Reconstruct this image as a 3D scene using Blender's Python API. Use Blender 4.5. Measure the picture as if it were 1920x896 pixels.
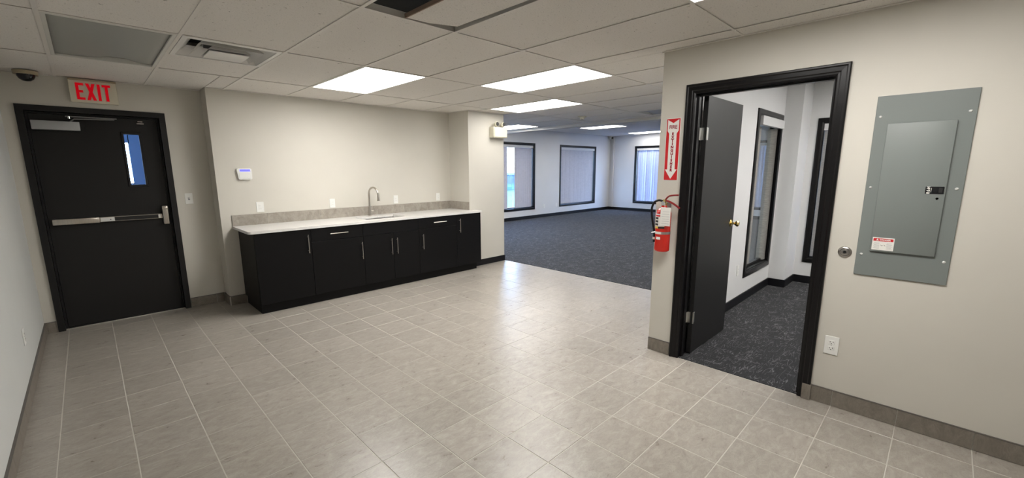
import bpy, bmesh, math, random
from mathutils import Vector, Matrix
random.seed(7)
for o in list(bpy.data.objects): bpy.data.objects.remove(o)
S = bpy.context.scene
COL = S.collection
PI = math.pi

# ------------------------------------------------------------------ camera
CAM = (0.0, 0.0, 1.5)
F_PX, YAW, PITCH, ROLL, CX, CY = 800.074, 0.7682, -0.1772, -0.0067, 942.98, 461.04
cam_data = bpy.data.cameras.new('camera')
cam_data.sensor_width = 36.0
cam_data.lens = F_PX / 1920 * 36.0
cam_data.shift_x = (960 - CX) / 1920
cam_data.shift_y = (CY - 448) / 1920
cam_data.clip_start = 0.02
cam_data.clip_end = 300
cam = bpy.data.objects.new('camera', cam_data)
COL.objects.link(cam)
fw = Vector((math.sin(YAW)*math.cos(PITCH), math.cos(YAW)*math.cos(PITCH), math.sin(PITCH)))
rt = Vector((math.cos(YAW), -math.sin(YAW), 0)); up = rt.cross(fw)
rt2 = rt*math.cos(ROLL) + up*math.sin(ROLL); up2 = -rt*math.sin(ROLL) + up*math.cos(ROLL)
cam.matrix_world = Matrix(((rt2.x, up2.x, -fw.x, CAM[0]), (rt2.y, up2.y, -fw.y, CAM[1]), (rt2.z, up2.z, -fw.z, CAM[2]), (0, 0, 0, 1)))
S.camera = cam
def in_frame(p, m=30):
    d = Vector(p) - Vector(CAM); z = d.dot(fw)
    if z < 0.05: return False
    x = CX + F_PX*d.dot(rt2)/z; y = CY - F_PX*d.dot(up2)/z
    return -m < x < 1920+m and -m < y < 896+m

# ------------------------------------------------------------------ world, sun, exposure
W = bpy.data.worlds.new('overcast_sky'); S.world = W; W.use_nodes = True
nt = W.node_tree; bgn = nt.nodes['Background']
tc = nt.nodes.new('ShaderNodeTexCoord'); sx = nt.nodes.new('ShaderNodeSeparateXYZ')
rp = nt.nodes.new('ShaderNodeValToRGB')
nt.links.new(tc.outputs['Generated'], sx.inputs[0]); nt.links.new(sx.outputs['Z'], rp.inputs[0])
rp.color_ramp.elements[0].position = 0.0; rp.color_ramp.elements[0].color = (0.60, 0.76, 1.0, 1)
rp.color_ramp.elements[1].position = 0.7; rp.color_ramp.elements[1].color = (0.25, 0.45, 1.0, 1)
nt.links.new(rp.outputs[0], bgn.inputs[0]); bgn.inputs[1].default_value = 20.0
sun_d = bpy.data.lights.new('sun', 'SUN'); sun_d.energy = 4.0; sun_d.angle = math.radians(6); sun_d.color = (0.75, 0.86, 1.0)
sun = bpy.data.objects.new('sun', sun_d); COL.objects.link(sun)
sun.rotation_euler = Vector((1.0, 0.25, 0.55)).to_track_quat('Z', 'Y').to_euler()
S.view_settings.view_transform = 'Standard'; S.view_settings.look = 'None'
S.view_settings.exposure = 0.27; S.view_settings.gamma = 1.0; S.view_settings.use_curve_mapping = False
LAMP = 17.0       # strength of the fluorescent diffusers

# ------------------------------------------------------------------ materials
MATS = {}
def mat(name, color, rough=0.5, metal=0.0, spec=0.5, emit=None, estr=0.0, coat=0.0):
    m = bpy.data.materials.new(name); m.use_nodes = True
    b = m.node_tree.nodes['Principled BSDF']
    b.inputs['Base Color'].default_value = (*color, 1); b.inputs['Roughness'].default_value = rough
    b.inputs['Metallic'].default_value = metal; b.inputs['Specular IOR Level'].default_value = spec
    b.inputs['Coat Weight'].default_value = coat
    if emit: b.inputs['Emission Color'].default_value = (*emit, 1); b.inputs['Emission Strength'].default_value = estr
    MATS[name] = m
    return m
def N(m, t, **kw):
    n = m.node_tree.nodes.new(t)
    for k, v in kw.items():
        if k.startswith('i_'): n.inputs[k[2:].replace('_', ' ')].default_value = v
        else: setattr(n, k, v)
    return n
def LK(m, a, b): m.node_tree.links.new(a, b)
def BS(m): return m.node_tree.nodes['Principled BSDF']
def noise(m, coord, scale, detail=4, rough=0.55, dist=0.0):
    n = N(m, 'ShaderNodeTexNoise'); n.inputs['Scale'].default_value = scale; n.inputs['Detail'].default_value = detail
    n.inputs['Roughness'].default_value = rough; n.inputs['Distortion'].default_value = dist
    LK(m, coord, n.inputs['Vector']); return n
def ramp(m, fac, stops):
    r = N(m, 'ShaderNodeValToRGB'); e = r.color_ramp.elements
    while len(e) < len(stops): e.new(0.5)
    for q, (p, c) in zip(e, stops):
        q.position = p; q.color = (*c, 1) if len(c) == 3 else c
    LK(m, fac, r.inputs[0]); return r
def objcoord(m, rnd=0.0, scale=(1, 1, 1), rot=(0, 0, 0)):
    t = N(m, 'ShaderNodeTexCoord'); mp = N(m, 'ShaderNodeMapping')
    mp.inputs['Scale'].default_value = scale; mp.inputs['Rotation'].default_value = rot
    LK(m, t.outputs['Object'], mp.inputs[0])
    if rnd:
        oi = N(m, 'ShaderNodeObjectInfo'); k = N(m, 'ShaderNodeMath', operation='MULTIPLY'); k.inputs[1].default_value = rnd
        LK(m, oi.outputs['Random'], k.inputs[0]); c = N(m, 'ShaderNodeCombineXYZ')
        LK(m, k.outputs[0], c.inputs[0]); LK(m, k.outputs[0], c.inputs[1]); LK(m, c.outputs[0], mp.inputs['Location'])
    return mp.outputs[0]
def bump(m, h, strength=0.2, dist=0.002):
    b = N(m, 'ShaderNodeBump'); b.inputs['Strength'].default_value = strength; b.inputs['Distance'].default_value = dist
    LK(m, h, b.inputs['Height']); LK(m, b.outputs[0], BS(m).inputs['Normal'])
def paint(name, col, rough=0.55, var=0.03, bs=0.15):
    m = mat(name, col, rough, spec=0.3); c = objcoord(m)
    n = noise(m, c, 1.3, 3); a = tuple(x*(1-var) for x in col); b = tuple(min(1, x*(1+var)) for x in col)
    LK(m, ramp(m, n.outputs[0], [(0.3, a), (0.7, b)]).outputs[0], BS(m).inputs['Base Color'])
    bump(m, noise(m, c, 260, 2).outputs[0], bs, 0.001)
    return m
wall_m = paint('wall_paint', (0.60, 0.575, 0.515))
white_wall_m = paint('wall_paint_cool', (0.68, 0.68, 0.68))
black_trim = mat('black_trim', (0.0045, 0.004, 0.0045), 0.30, spec=0.30)
bump(black_trim, noise(black_trim, objcoord(black_trim), 40, 3).outputs[0], 0.05, 0.001)
def brushed(name, col, rough, sc=(400, 6, 6), metal=1.0):
    m = mat(name, col, rough, metal=metal); n = noise(m, objcoord(m, scale=sc), 1.0, 3)
    LK(m, ramp(m, n.outputs[0], [(0.3, tuple(x*0.85 for x in col)), (0.7, tuple(min(1, x*1.1) for x in col))]).outputs[0], BS(m).inputs['Base Color'])
    return m
door_black = mat('door_paint_black', (0.013, 0.0125, 0.0125), 0.42, spec=0.30)
bump(door_black, noise(door_black, objcoord(door_black), 90, 3).outputs[0], 0.08, 0.001)
rubber_black = mat('rubber_black', (0.006, 0.006, 0.008), 0.45, spec=0.3)
laminate = mat('laminate_black', (0.004, 0.004, 0.005), 0.45, spec=0.18)
_n = noise(laminate, objcoord(laminate, scale=(3, 3, 60)), 3, 4)
LK(laminate, ramp(laminate, _n.outputs[0], [(0.3, (0.0028, 0.0028, 0.0030)), (0.7, (0.0050, 0.0048, 0.0055))]).outputs[0], BS(laminate).inputs['Base Color'])
nickel = brushed('brushed_nickel', (0.56, 0.52, 0.47), 0.28)
screw_m = mat('zinc_screw', (0.75, 0.75, 0.73), 0.25, metal=0.35)
chrome = mat('chrome', (0.75, 0.75, 0.76), 0.15, metal=1.0)
steel = brushed('steel', (0.62, 0.62, 0.60), 0.3)
alum = mat('aluminium_paint', (0.42, 0.43, 0.44), 0.4, metal=0.5)
galv = mat('galvanised_grey', (0.25, 0.25, 0.25), 0.45, metal=0.6)
brass = mat('brass', (0.80, 0.62, 0.25), 0.18, metal=1.0)
white_pl = mat('white_plastic', (0.78, 0.78, 0.75), 0.35)
ivory_pl = mat('ivory_plastic', (0.66, 0.63, 0.50), 0.4)
tan_pl = mat('tan_plastic', (0.42, 0.36, 0.24), 0.45)
dark_slot = mat('dark_slot', (0.01, 0.01, 0.01), 0.6)
black_gloss = mat('black_gloss', (0.008, 0.008, 0.01), 0.08)
red_paint = mat('red_enamel', (0.55, 0.02, 0.012), 0.22, coat=0.3)
lever_red = mat('dark_red_enamel', (0.22, 0.012, 0.014), 0.3)
red_print = mat('red_print', (0.58, 0.015, 0.02), 0.35)
maroon_print = mat('maroon_print', (0.28, 0.01, 0.025), 0.4)
white_print = mat('white_print', (0.80, 0.78, 0.74), 0.45)
grey_print = mat('grey_print', (0.25, 0.25, 0.27), 0.6)
yellow_print = mat('yellow_print', (0.65, 0.5, 0.08), 0.5)
exit_red = mat('exit_red_letters', (0.35, 0.0, 0.006), 0.5, spec=0.2, emit=(1.0, 0.0, 0.012), estr=0.24)
blue_led = mat('blue_display', (0.1, 0.1, 0.9), 0.3, emit=(0.10, 0.10, 1.0), estr=1.3)
panel_grey = paint('panel_grey', (0.195, 0.215, 0.207), 0.38, 0.03, 0.05)
rail_m = mat('grid_rail_paint', (0.74, 0.71, 0.665), 0.45)
plenum = mat('plenum_shade', (0.006, 0.006, 0.007), 0.9)  # near-black colour stands in for the darkness of the ceiling void
tile_edge = mat('cut_tile_edge', (0.28, 0.2, 0.15), 0.9)

# porcelain floor tile, streaked greige, each tile its own offset
def porcelain(name, c0, c1, c2, rough):
    m = mat(name, c1, rough, spec=0.5); c = objcoord(m, rnd=60, scale=(1, 1, 1))
    st = N(m, 'ShaderNodeMapping'); st.inputs['Scale'].default_value = (4.5, 9, 4); st.inputs['Rotation'].default_value = (0, 0, 0.25)
    LK(m, c, st.inputs[0])
    n1 = noise(m, st.outputs[0], 2.4, 8, 0.66, 0.9); n2 = noise(m, c, 5, 3)
    r1 = ramp(m, n1.outputs[0], [(0.28, c0), (0.52, c1), (0.76, c2)])
    n3 = noise(m, st.outputs[0], 4.0, 10, 0.75, 1.2)
    sub = N(m, 'ShaderNodeMath', operation='SUBTRACT'); sub.inputs[1].default_value = 0.5; LK(m, n3.outputs[0], sub.inputs[0])
    ab = N(m, 'ShaderNodeMath', operation='ABSOLUTE'); LK(m, sub.outputs[0], ab.inputs[0])
    vn = ramp(m, ab.outputs[0], [(0.0, (0.70, 0.69, 0.67)), (0.016, (1, 1, 1))])
    gate = ramp(m, n2.outputs[0], [(0.50, (0, 0, 0)), (0.75, (1, 1, 1))])
    mx0 = N(m, 'ShaderNodeMix', data_type='RGBA'); mx0.inputs[7].default_value = (1, 1, 1, 1)
    LK(m, gate.outputs[0], mx0.inputs[0]); LK(m, vn.outputs[0], mx0.inputs[6])
    mul = N(m, 'ShaderNodeMix', data_type='RGBA', blend_type='MULTIPLY'); mul.inputs[0].default_value = 1
    LK(m, r1.outputs[0], mul.inputs[6]); LK(m, mx0.outputs[2], mul.inputs[7])
    oi = N(m, 'ShaderNodeObjectInfo'); hv = N(m, 'ShaderNodeHueSaturation')
    mr = N(m, 'ShaderNodeMapRange'); mr.inputs[3].default_value = 0.95; mr.inputs[4].default_value = 1.05
    LK(m, oi.outputs['Random'], mr.inputs[0]); LK(m, mr.outputs[0], hv.inputs['Value']); LK(m, mul.outputs[2], hv.inputs['Color'])
    LK(m, hv.outputs[0], BS(m).inputs['Base Color'])
    rr = N(m, 'ShaderNodeMapRange'); rr.inputs[3].default_value = rough-0.06; rr.inputs[4].default_value = rough+0.10
    LK(m, n1.outputs[0], rr.inputs[0]); LK(m, rr.outputs[0], BS(m).inputs['Roughness'])
    bump(m, n3.outputs[0], 0.10, 0.001)
    return m
floor_tile_m = porcelain('porcelain_floor_tile', (0.27, 0.243, 0.21), (0.33, 0.303, 0.266), (0.405, 0.38, 0.34), 0.28)
base_tile_m = porcelain('porcelain_base_tile', (0.16, 0.14, 0.115), (0.21, 0.185, 0.155), (0.26, 0.235, 0.20), 0.4)
splash_m = porcelain('porcelain_backsplash', (0.24, 0.21, 0.18), (0.33, 0.30, 0.26), (0.42, 0.385, 0.34), 0.35)
grout = mat('grout', (0.50, 0.48, 0.43), 0.9)
dark_grout = mat('dark_metal_edge', (0.10, 0.09, 0.08), 0.5)
quartz = mat('white_quartz', (0.72, 0.71, 0.68), 0.22)
_n = noise(quartz, objcoord(quartz), 180, 3)
LK(quartz, ramp(quartz, _n.outputs[0], [(0.3, (0.64, 0.63, 0.60)), (0.6, (0.76, 0.75, 0.72))]).outputs[0], BS(quartz).inputs['Base Color'])

# acoustic ceiling tile
ceil_m = mat('acoustic_tile', (0.62, 0.59, 0.54), 0.9, spec=0.1)
c = objcoord(ceil_m, rnd=40)
n1 = noise(ceil_m, c, 120, 3, 0.7); n2 = noise(ceil_m, c, 45, 2, 0.6, 1.0)
r1 = ramp(ceil_m, n1.outputs[0], [(0.30, (0.38, 0.36, 0.33)), (0.38, (0.74, 0.71, 0.67)), (0.7, (0.80, 0.77, 0.725))])
r2 = ramp(ceil_m, n2.outputs[0], [(0.27, (0.5, 0.49, 0.47)), (0.32, (1, 1, 1))])
mm = N(ceil_m, 'ShaderNodeMix', data_type='RGBA', blend_type='MULTIPLY'); mm.inputs[0].default_value = 1
LK(ceil_m, r1.outputs[0], mm.inputs[6]); LK(ceil_m, r2.outputs[0], mm.inputs[7]); LK(ceil_m, mm.outputs[2], BS(ceil_m).inputs['Base Color'])
bump(ceil_m, n1.outputs[0], 0.3, 0.002)
plain_ceil = paint('ceiling_paint', (0.62, 0.62, 0.61), 0.8)

# patterned carpet: near-black pile with pale thin wandering lines
carpet_m = mat('patterned_carpet', (0.02, 0.02, 0.025), 0.95, spec=0.1)
BS(carpet_m).inputs['Sheen Weight'].default_value = 0.12; BS(carpet_m).inputs['Sheen Roughness'].default_value = 0.5
def lines(m, scale, rot, sc, w, dist, gate_scale, g0):
    c = objcoord(m, scale=sc, rot=(0, 0, rot)); n = noise(m, c, scale, 2, 0.5, dist)
    mu = N(m, 'ShaderNodeMath', operation='MULTIPLY'); mu.inputs[1].default_value = 8; LK(m, n.outputs[0], mu.inputs[0])
    fr = N(m, 'ShaderNodeMath', operation='FRACT'); LK(m, mu.outputs[0], fr.inputs[0])
    r = ramp(m, fr.outputs[0], [(0.5-w, (0, 0, 0)), (0.5, (1, 1, 1)), (0.5+w, (0, 0, 0))])
    g = noise(m, objcoord(m), gate_scale, 2); gr = ramp(m, g.outputs[0], [(g0, (0, 0, 0)), (g0+0.08, (1, 1, 1))])
    k = N(m, 'ShaderNodeMath', operation='MULTIPLY'); LK(m, r.outputs[0], k.inputs[0]); LK(m, gr.outputs[0], k.inputs[1])
    return k.outputs[0]
la = lines(carpet_m, 2.6, 0.95, (1.0, 5.5, 1), 0.085, 0.12, 9, 0.44)
lb = lines(carpet_m, 2.8, 0.55, (1.1, 6.0, 1), 0.085, 0.12, 11, 0.46)
_v = N(carpet_m, 'ShaderNodeTexVoronoi', feature='DISTANCE_TO_EDGE'); _v.inputs['Scale'].default_value = 2.6
LK(carpet_m, objcoord(carpet_m, scale=(1, 1.4, 1), rot=(0, 0, 0.4)), _v.inputs['Vector'])
_vr = ramp(carpet_m, _v.outputs['Distance'], [(0.0, (0.7, 0.7, 0.7)), (0.012, (0, 0, 0))])
_vg = ramp(carpet_m, noise(carpet_m, objcoord(carpet_m), 9, 2).outputs[0], [(0.48, (0, 0, 0)), (0.56, (1, 1, 1))])
lcm = N(carpet_m, 'ShaderNodeMath', operation='MULTIPLY'); LK(carpet_m, _vr.outputs[0], lcm.inputs[0]); LK(carpet_m, _vg.outputs[0], lcm.inputs[1])
ad = N(carpet_m, 'ShaderNodeMath', operation='MAXIMUM'); LK(carpet_m, la, ad.inputs[0]); LK(carpet_m, lb, ad.inputs[1])
ad2 = N(carpet_m, 'ShaderNodeMath', operation='MAXIMUM'); LK(carpet_m, ad.outputs[0], ad2.inputs[0]); LK(carpet_m, lcm.outputs[0], ad2.inputs[1])
cr = ramp(carpet_m, ad2.outputs[0], [(0.0, (0.019, 0.020, 0.023)), (1.0, (0.165, 0.163, 0.172))])
fz = noise(carpet_m, objcoord(carpet_m), 220, 3)
fr_ = ramp(carpet_m, fz.outputs[0], [(0.3, (0.45, 0.45, 0.45)), (0.7, (1.5, 1.5, 1.5))])
mm = N(carpet_m, 'ShaderNodeMix', data_type='RGBA', blend_type='MULTIPLY'); mm.inputs[0].default_value = 1
LK(carpet_m, cr.outputs[0], mm.inputs[6]); LK(carpet_m, fr_.outputs[0], mm.inputs[7]); LK(carpet_m, mm.outputs[2], BS(carpet_m).inputs['Base Color'])
bump(carpet_m, fz.outputs[0], 0.8, 0.006)

# lit prismatic diffuser: the tubes read as two brighter bands; unlit one grey
def diffuser(name, estr, axis_len):
    m = mat(name, (0.8, 0.8, 0.8), 0.4)
    c = objcoord(m); s = N(m, 'ShaderNodeSeparateXYZ'); LK(m, c, s.inputs[0])
    ms = N(m, 'ShaderNodeMath', operation='MULTIPLY'); ms.inputs[1].default_value = PI/0.15; LK(m, s.outputs[0], ms.inputs[0])
    sn = N(m, 'ShaderNodeMath', operation='COSINE'); LK(m, ms.outputs[0], sn.inputs[0])
    mr = N(m, 'ShaderNodeMapRange'); mr.inputs[1].default_value = -1; mr.inputs[3].default_value = estr*0.80; mr.inputs[4].default_value = estr*1.15
    LK(m, sn.outputs[0], mr.inputs[0]); LK(m, mr.outputs[0], BS(m).inputs['Emission Strength'])
    BS(m).inputs['Emission Color'].default_value = (1.0, 0.97, 0.93, 1)
    return m
lit_m = diffuser('lit_diffuser', LAMP, 1.2)
dim_m = diffuser('lit_diffuser_dim', LAMP*0.55, 1.2)  # emission turned down so surfaces near these panels do not burn out
unlit_m = mat('unlit_diffuser', (0.36, 0.365, 0.34), 0.5)
bump(unlit_m, noise(unlit_m, objcoord(unlit_m), 150, 2).outputs[0], 0.15, 0.001)

# vertical blind fabric (lets daylight through)
def fabric(name, col, trans, tex=False):
    m = mat(name, col, 0.8, spec=0.1); nt = m.node_tree; out = nt.nodes['Material Output']
    tr = N(m, 'ShaderNodeBsdfTranslucent'); tr.inputs[0].default_value = (0.8, 0.85, 0.9, 1)
    mx = N(m, 'ShaderNodeMixShader'); mx.inputs[0].default_value = trans
    LK(m, BS(m).outputs[0], mx.inputs[1]); LK(m, tr.outputs[0], mx.inputs[2]); LK(m, mx.outputs[0], out.inputs[0])
    n = noise(m, objcoord(m, scale=(6, 6, 60) if tex else (3, 3, 6), rnd=10), 4 if tex else 3, 4, 0.7)
    k = 0.55 if tex else 0.9
    LK(m, ramp(m, n.outputs[0], [(0.35, tuple(x*k for x in col)), (0.65, col)]).outputs[0], BS(m).inputs['Base Color'])
    return m
blind_m = fabric('vertical_blind_vinyl', (0.54, 0.52, 0.54), 0.06)
blind_lit_m = fabric('vertical_blind_daylit', (0.58, 0.62, 0.76), 0.10)  # bluer, paler copy of the blind: daylight behind it put into the colour
weave_m = fabric('vertical_blind_weave', (0.42, 0.40, 0.37), 0.12, True)
glass_m = bpy.data.materials.new('window_glass'); glass_m.use_nodes = True
_nt = glass_m.node_tree; _nt.nodes.remove(_nt.nodes['Principled BSDF'])
_t = _nt.nodes.new('ShaderNodeBsdfTransparent'); _t.inputs[0].default_value = (0.92, 0.97, 1, 1)
_g = _nt.nodes.new('ShaderNodeBsdfGlossy'); _g.inputs['Roughness'].default_value = 0.02
_lw = _nt.nodes.new('ShaderNodeLayerWeight'); _lw.inputs[0].default_value = 0.5
_p = _nt.nodes.new('ShaderNodeMath'); _p.operation = 'POWER'; _p.inputs[1].default_value = 4.0; _nt.links.new(_lw.outputs['Facing'], _p.inputs[0])
_f = _nt.nodes.new('ShaderNodeMath'); _f.operation = 'MULTIPLY_ADD'; _f.inputs[1].default_value = 0.6; _f.inputs[2].default_value = 0.04; _nt.links.new(_p.outputs[0], _f.inputs[0]); _x = _nt.nodes.new('ShaderNodeMixShader')
_nt.links.new(_f.outputs[0], _x.inputs[0]); _nt.links.new(_t.outputs[0], _x.inputs[1]); _nt.links.new(_g.outputs[0], _x.inputs[2])
_nt.links.new(_x.outputs[0], _nt.nodes['Material Output'].inputs[0])

# ------------------------------------------------------------------ mesh helpers (world coordinates)
class MB:
    def __init__(s): s.bm = bmesh.new()
    def box(s, x0, x1, y0, y1, z0, z1, bev=0.0, seg=1):
        t = bmesh.new(); bmesh.ops.create_cube(t, size=1.0)
        for v in t.verts: v.co = Vector(((x0+x1)/2+v.co.x*(x1-x0), (y0+y1)/2+v.co.y*(y1-y0), (z0+z1)/2+v.co.z*(z1-z0)))
        if bev: bmesh.ops.bevel(t, geom=list(t.edges), offset=bev, segments=seg, profile=0.5, affect='EDGES')
        s.merge(t); return s
    def merge(s, t, mtx=None):
        if mtx: t.transform(mtx)
        me = bpy.data.meshes.new('tmp'); t.to_mesh(me); t.free(); s.bm.from_mesh(me); bpy.data.meshes.remove(me)
    def poly_prism(s, pts, d):          # pts list of Vector, extruded by vector d
        a = [s.bm.verts.new(p) for p in pts]; b = [s.bm.verts.new(Vector(p)+Vector(d)) for p in pts]
        n = len(pts); s.bm.faces.new(a); s.bm.faces.new(b[::-1])
        for i in range(n): s.bm.faces.new((a[i], b[i], b[(i+1) % n], a[(i+1) % n]))
        return s
    def lathe(s, prof, c, axis='Z', n=24, sweep=2*PI, start=0.0):   # prof: (r, h) list
        def P(r, h, a):
            u, v = r*math.cos(a), r*math.sin(a)
            return Vector(c) + {'Z': Vector((u, v, h)), 'X': Vector((h, u, v)), 'Y': Vector((u, h, v))}[axis]
        full = abs(sweep-2*PI) < 1e-6; m = n if full else n+1
        rings = []
        for r, h in prof:
            if r < 1e-6 and full: rings.append([s.bm.verts.new(P(0, h, 0))]*m)
            else: rings.append([s.bm.verts.new(P(r, h, start+sweep*i/n)) for i in range(m)])
        for A, B in zip(rings, rings[1:]):
            for i in range(n):
                j = (i+1) % m; q = []
                for v in (A[i], A[j], B[j], B[i]):
                    if v not in q: q.append(v)
                if len(q) > 2:
                    try: s.bm.faces.new(q)
                    except ValueError: pass
        for R in (rings[0], rings[-1]):
            if full and R[0] is not R[1]:
                try: s.bm.faces.new(R)
                except ValueError: pass
        return s
    def tube(s, pts, r, n=12, smooth_n=0):
        P = [Vector(p) for p in pts]
        if smooth_n:
            Q = []
            for i in range(len(P)-1):
                p0, p1, p2, p3 = P[max(i-1, 0)], P[i], P[i+1], P[min(i+2, len(P)-1)]
                for k in range(smooth_n):
                    t = k/smooth_n
                    Q.append(0.5*((2*p1)+(-p0+p2)*t+(2*p0-5*p1+4*p2-p3)*t*t+(-p0+3*p1-3*p2+p3)*t**3))
            P = Q+[P[-1]]
        rs = r if isinstance(r, (list, tuple)) else [r]*len(P)
        if len(rs) != len(P): rs = [rs[min(int(i*len(rs)/len(P)), len(rs)-1)] for i in range(len(P))]
        u = None; rings = []
        for i, p in enumerate(P):
            d = (P[min(i+1, len(P)-1)]-P[max(i-1, 0)]).normalized()
            if u is None:
                u = d.orthogonal().normalized()
            else: u = (u-d*u.dot(d)).normalized()
            w = d.cross(u)
            rings.append([s.bm.verts.new(p+(u*math.cos(2*PI*k/n)+w*math.sin(2*PI*k/n))*rs[i]) for k in range(n)])
        for A, B in zip(rings, rings[1:]):
            for k in range(n): s.bm.faces.new((A[k], A[(k+1) % n], B[(k+1) % n], B[k]))
        s.bm.faces.new(rings[0][::-1]); s.bm.faces.new(rings[-1]); return s
    def frame(s, fn, a0, a1, b0, b1, prof, closed=True):  # mitred moulding; prof (outward u, height v) closed loop
        cols = []
        for u, v in prof:
            if closed: c = [(a0-u, b0-u), (a0-u, b1+u), (a1+u, b1+u), (a1+u, b0-u)]
            else: c = [(a0-u, b0), (a0-u, b1+u), (a1+u, b1+u), (a1+u, b0)]
            cols.append([s.bm.verts.new(fn(p[0], p[1], v)) for p in c])
        n = len(prof); segs = 4 if closed else 3
        for i in range(n):
            A, B = cols[i], cols[(i+1) % n]
            for k in range(segs): s.bm.faces.new((A[k], A[(k+1) % 4], B[(k+1) % 4], B[k]))
        if not closed:
            s.bm.faces.new([c[0] for c in cols]); s.bm.faces.new([c[3] for c in cols][::-1])
        return s
    def build(s, name, m, parent=None, smooth=False, **tags):
        bmesh.ops.recalc_face_normals(s.bm, faces=list(s.bm.faces))
        org = Vector((0, 0, 0)); p = parent
        while p is not None: org += p.location; p = p.parent
        if parent is None and tags.get('origin') is not None: org = Vector(tags['origin'])
        for v in s.bm.verts: v.co -= org
        me = bpy.data.meshes.new(name); s.bm.to_mesh(me); s.bm.free(); me.materials.append(m)
        if smooth: me.polygons.foreach_set('use_smooth', [True]*len(me.polygons)); me.set_sharp_from_angle(angle=math.radians(35))
        o = bpy.data.objects.new(name, me); COL.objects.link(o); o.parent = parent
        if parent is None and tags.get('origin') is not None: o.location = org
        for k in ('label', 'category', 'group', 'kind'):
            if tags.get(k): o[k] = tags[k]
        return o
def box(name, m, x0, x1, y0, y1, z0, z1, parent=None, bev=0.0, seg=1, **t): return MB().box(x0, x1, y0, y1, z0, z1, bev, seg).build(name, m, parent, smooth=seg > 1, **t)
def thing(name, label, cat, loc, group=None):
    o = bpy.data.objects.new(name, None); COL.objects.link(o); o.location = loc; o.empty_display_size = 0.05
    o['label'] = label; o['category'] = cat
    if group: o['group'] = group
    return o
def struct(name, mb, m): return mb.build(name, m, None, kind='structure')
def copy_tree(o, parent=None):
    c = o.copy(); COL.objects.link(c); c.parent = parent
    for ch in list(o.children): copy_tree(ch, c)
    return c
def text_obj(name, body, size, m, parent, fn, extrude=0.0006, bold=0.0, align='CENTER', sx=1.0):
    """flat lettering; fn maps (u right, v up, d out) to the world"""
    cu = bpy.data.curves.new('t', 'FONT'); cu.body = body; cu.size = size; cu.extrude = extrude; cu.offset = bold
    cu.align_x = align; cu.align_y = 'CENTER'; cu.resolution_u = 3; cu.space_line = 0.8
    to = bpy.data.objects.new('t', cu); COL.objects.link(to); bpy.context.view_layer.update()
    me = bpy.data.meshes.new_from_object(to); bpy.data.objects.remove(to); bpy.data.curves.remove(cu)
    mb = MB(); mb.bm.from_mesh(me); bpy.data.meshes.remove(me)
    for v in mb.bm.verts: v.co = Vector(fn(v.co.x*sx, v.co.y, v.co.z))
    return mb.build(name, m, parent)

# ------------------------------------------------------------------ room shell
XL, XR, YD, YK, YB = -0.447, 3.2475, 5.75, 5.50, -2.0
PX0, PX1, PYF = 4.16, 4.89, 5.03            # pier between the kitchen and the carpeted room
XF, YF = 14.1, 8.85                         # far walls
YP = 1.60; YS = 1.485                       # partition: carpeted room side / side room side
XS, YSB = 6.65, -1.9                        # side room far wall, near wall
CZ, CZF, CZS, TOP = 2.36, 2.67, 2.53, 2.95
XC = 4.92                                   # tile / carpet joint
XBM0, XBM1 = 7.03, 7.18
EXIT_O = (-0.314, 0.628, 0.0, 2.045)        # opening of exit door
SIDE_O = (0.530, 1.345, 0.0, 2.03)          # opening of side door
def wall_holes(mb, fn, a0, a1, b0, b1, holes):
    """fn(a0,a1,b0,b1) adds a box; holes list of rects"""
    As = sorted({a0, a1, *[h[0] for h in holes], *[h[1] for h in holes]})
    for s, e in zip(As, As[1:]):
        hs = sorted([h for h in holes if h[0] <= s+1e-6 and h[1] >= e-1e-6], key=lambda h: h[2])
        z = b0
        for h in hs:
            if h[2] > z+1e-6: fn(s, e, z, h[2])
            z = h[3]
        if z < b1-1e-6: fn(s, e, z, b1)
def wallX(name, x0, x1, y0, y1, holes=(), m=wall_m, z0=0.0, z1=TOP):
    mb = MB(); wall_holes(mb, lambda a, b, c, d: mb.box(x0, x1, a, b, c, d), y0, y1, z0, z1, list(holes)); return struct(name, mb, m)
def wallY(name, y0, y1, x0, x1, holes=(), m=wall_m, z0=0.0, z1=TOP):
    mb = MB(); wall_holes(mb, lambda a, b, c, d: mb.box(a, b, y0, y1, c, d), x0, x1, z0, z1, list(holes)); return struct(name, mb, m)
WT = 0.115
WZ = (0.345, 2.21)                          # window opening heights in the carpeted room
WINS_Y = [(7.96, 9.875), (11.205, 13.125), (5.00, 6.63)]  # last opening is unseen, added to let more daylight in
WINS_X = [(5.865, 7.775), (2.60, 4.52)]
W5 = (5.235, 6.065, 0.345, 2.055)           # opening from side room into the carpeted room
W6 = (0.32, 1.152, 0.345, 2.035)
left_wall_m = paint('wall_paint_left_daylit', (0.62, 0.63, 0.61), 0.6, 0.03, 0.35)  # cooler tint than the other walls stands in for window light on it
wallX('wall_left', XL-WT, XL, YB, YD+WT, m=left_wall_m)
wallY('wall_exit', YD, YD+0.14, XL, 1.015, [EXIT_O])
wallX('wall_return', 1.015, 1.015+WT, YK+WT, YD+0.14)
wallY('wall_kitchen', YK, YK+WT, 1.015, PX0)
mb = MB(); mb.box(PX0, PX1, PYF, YK+WT, 0, TOP); mb.box(PX1-WT, PX1, YK+WT, YF, 0, TOP); struct('wall_pier', mb, wall_m)
wallX('wall_right', XR, XR+WT, YB, YS, [SIDE_O])
wallY('wall_partition', YS, YP, XR, XF, [W5], m=wall_m)
wallY('wall_back', YB-WT, YB, XL-WT, XR+WT)
wallY('wall_far_windows', YF, YF+0.18, PX1-WT, XF+0.18, [(a, b, *WZ) for a, b in WINS_Y], m=white_wall_m)
wallX('wall_far_end', XF, XF+0.18, YP, YF, [(a, b, *WZ) for a, b in WINS_X], m=white_wall_m)
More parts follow.
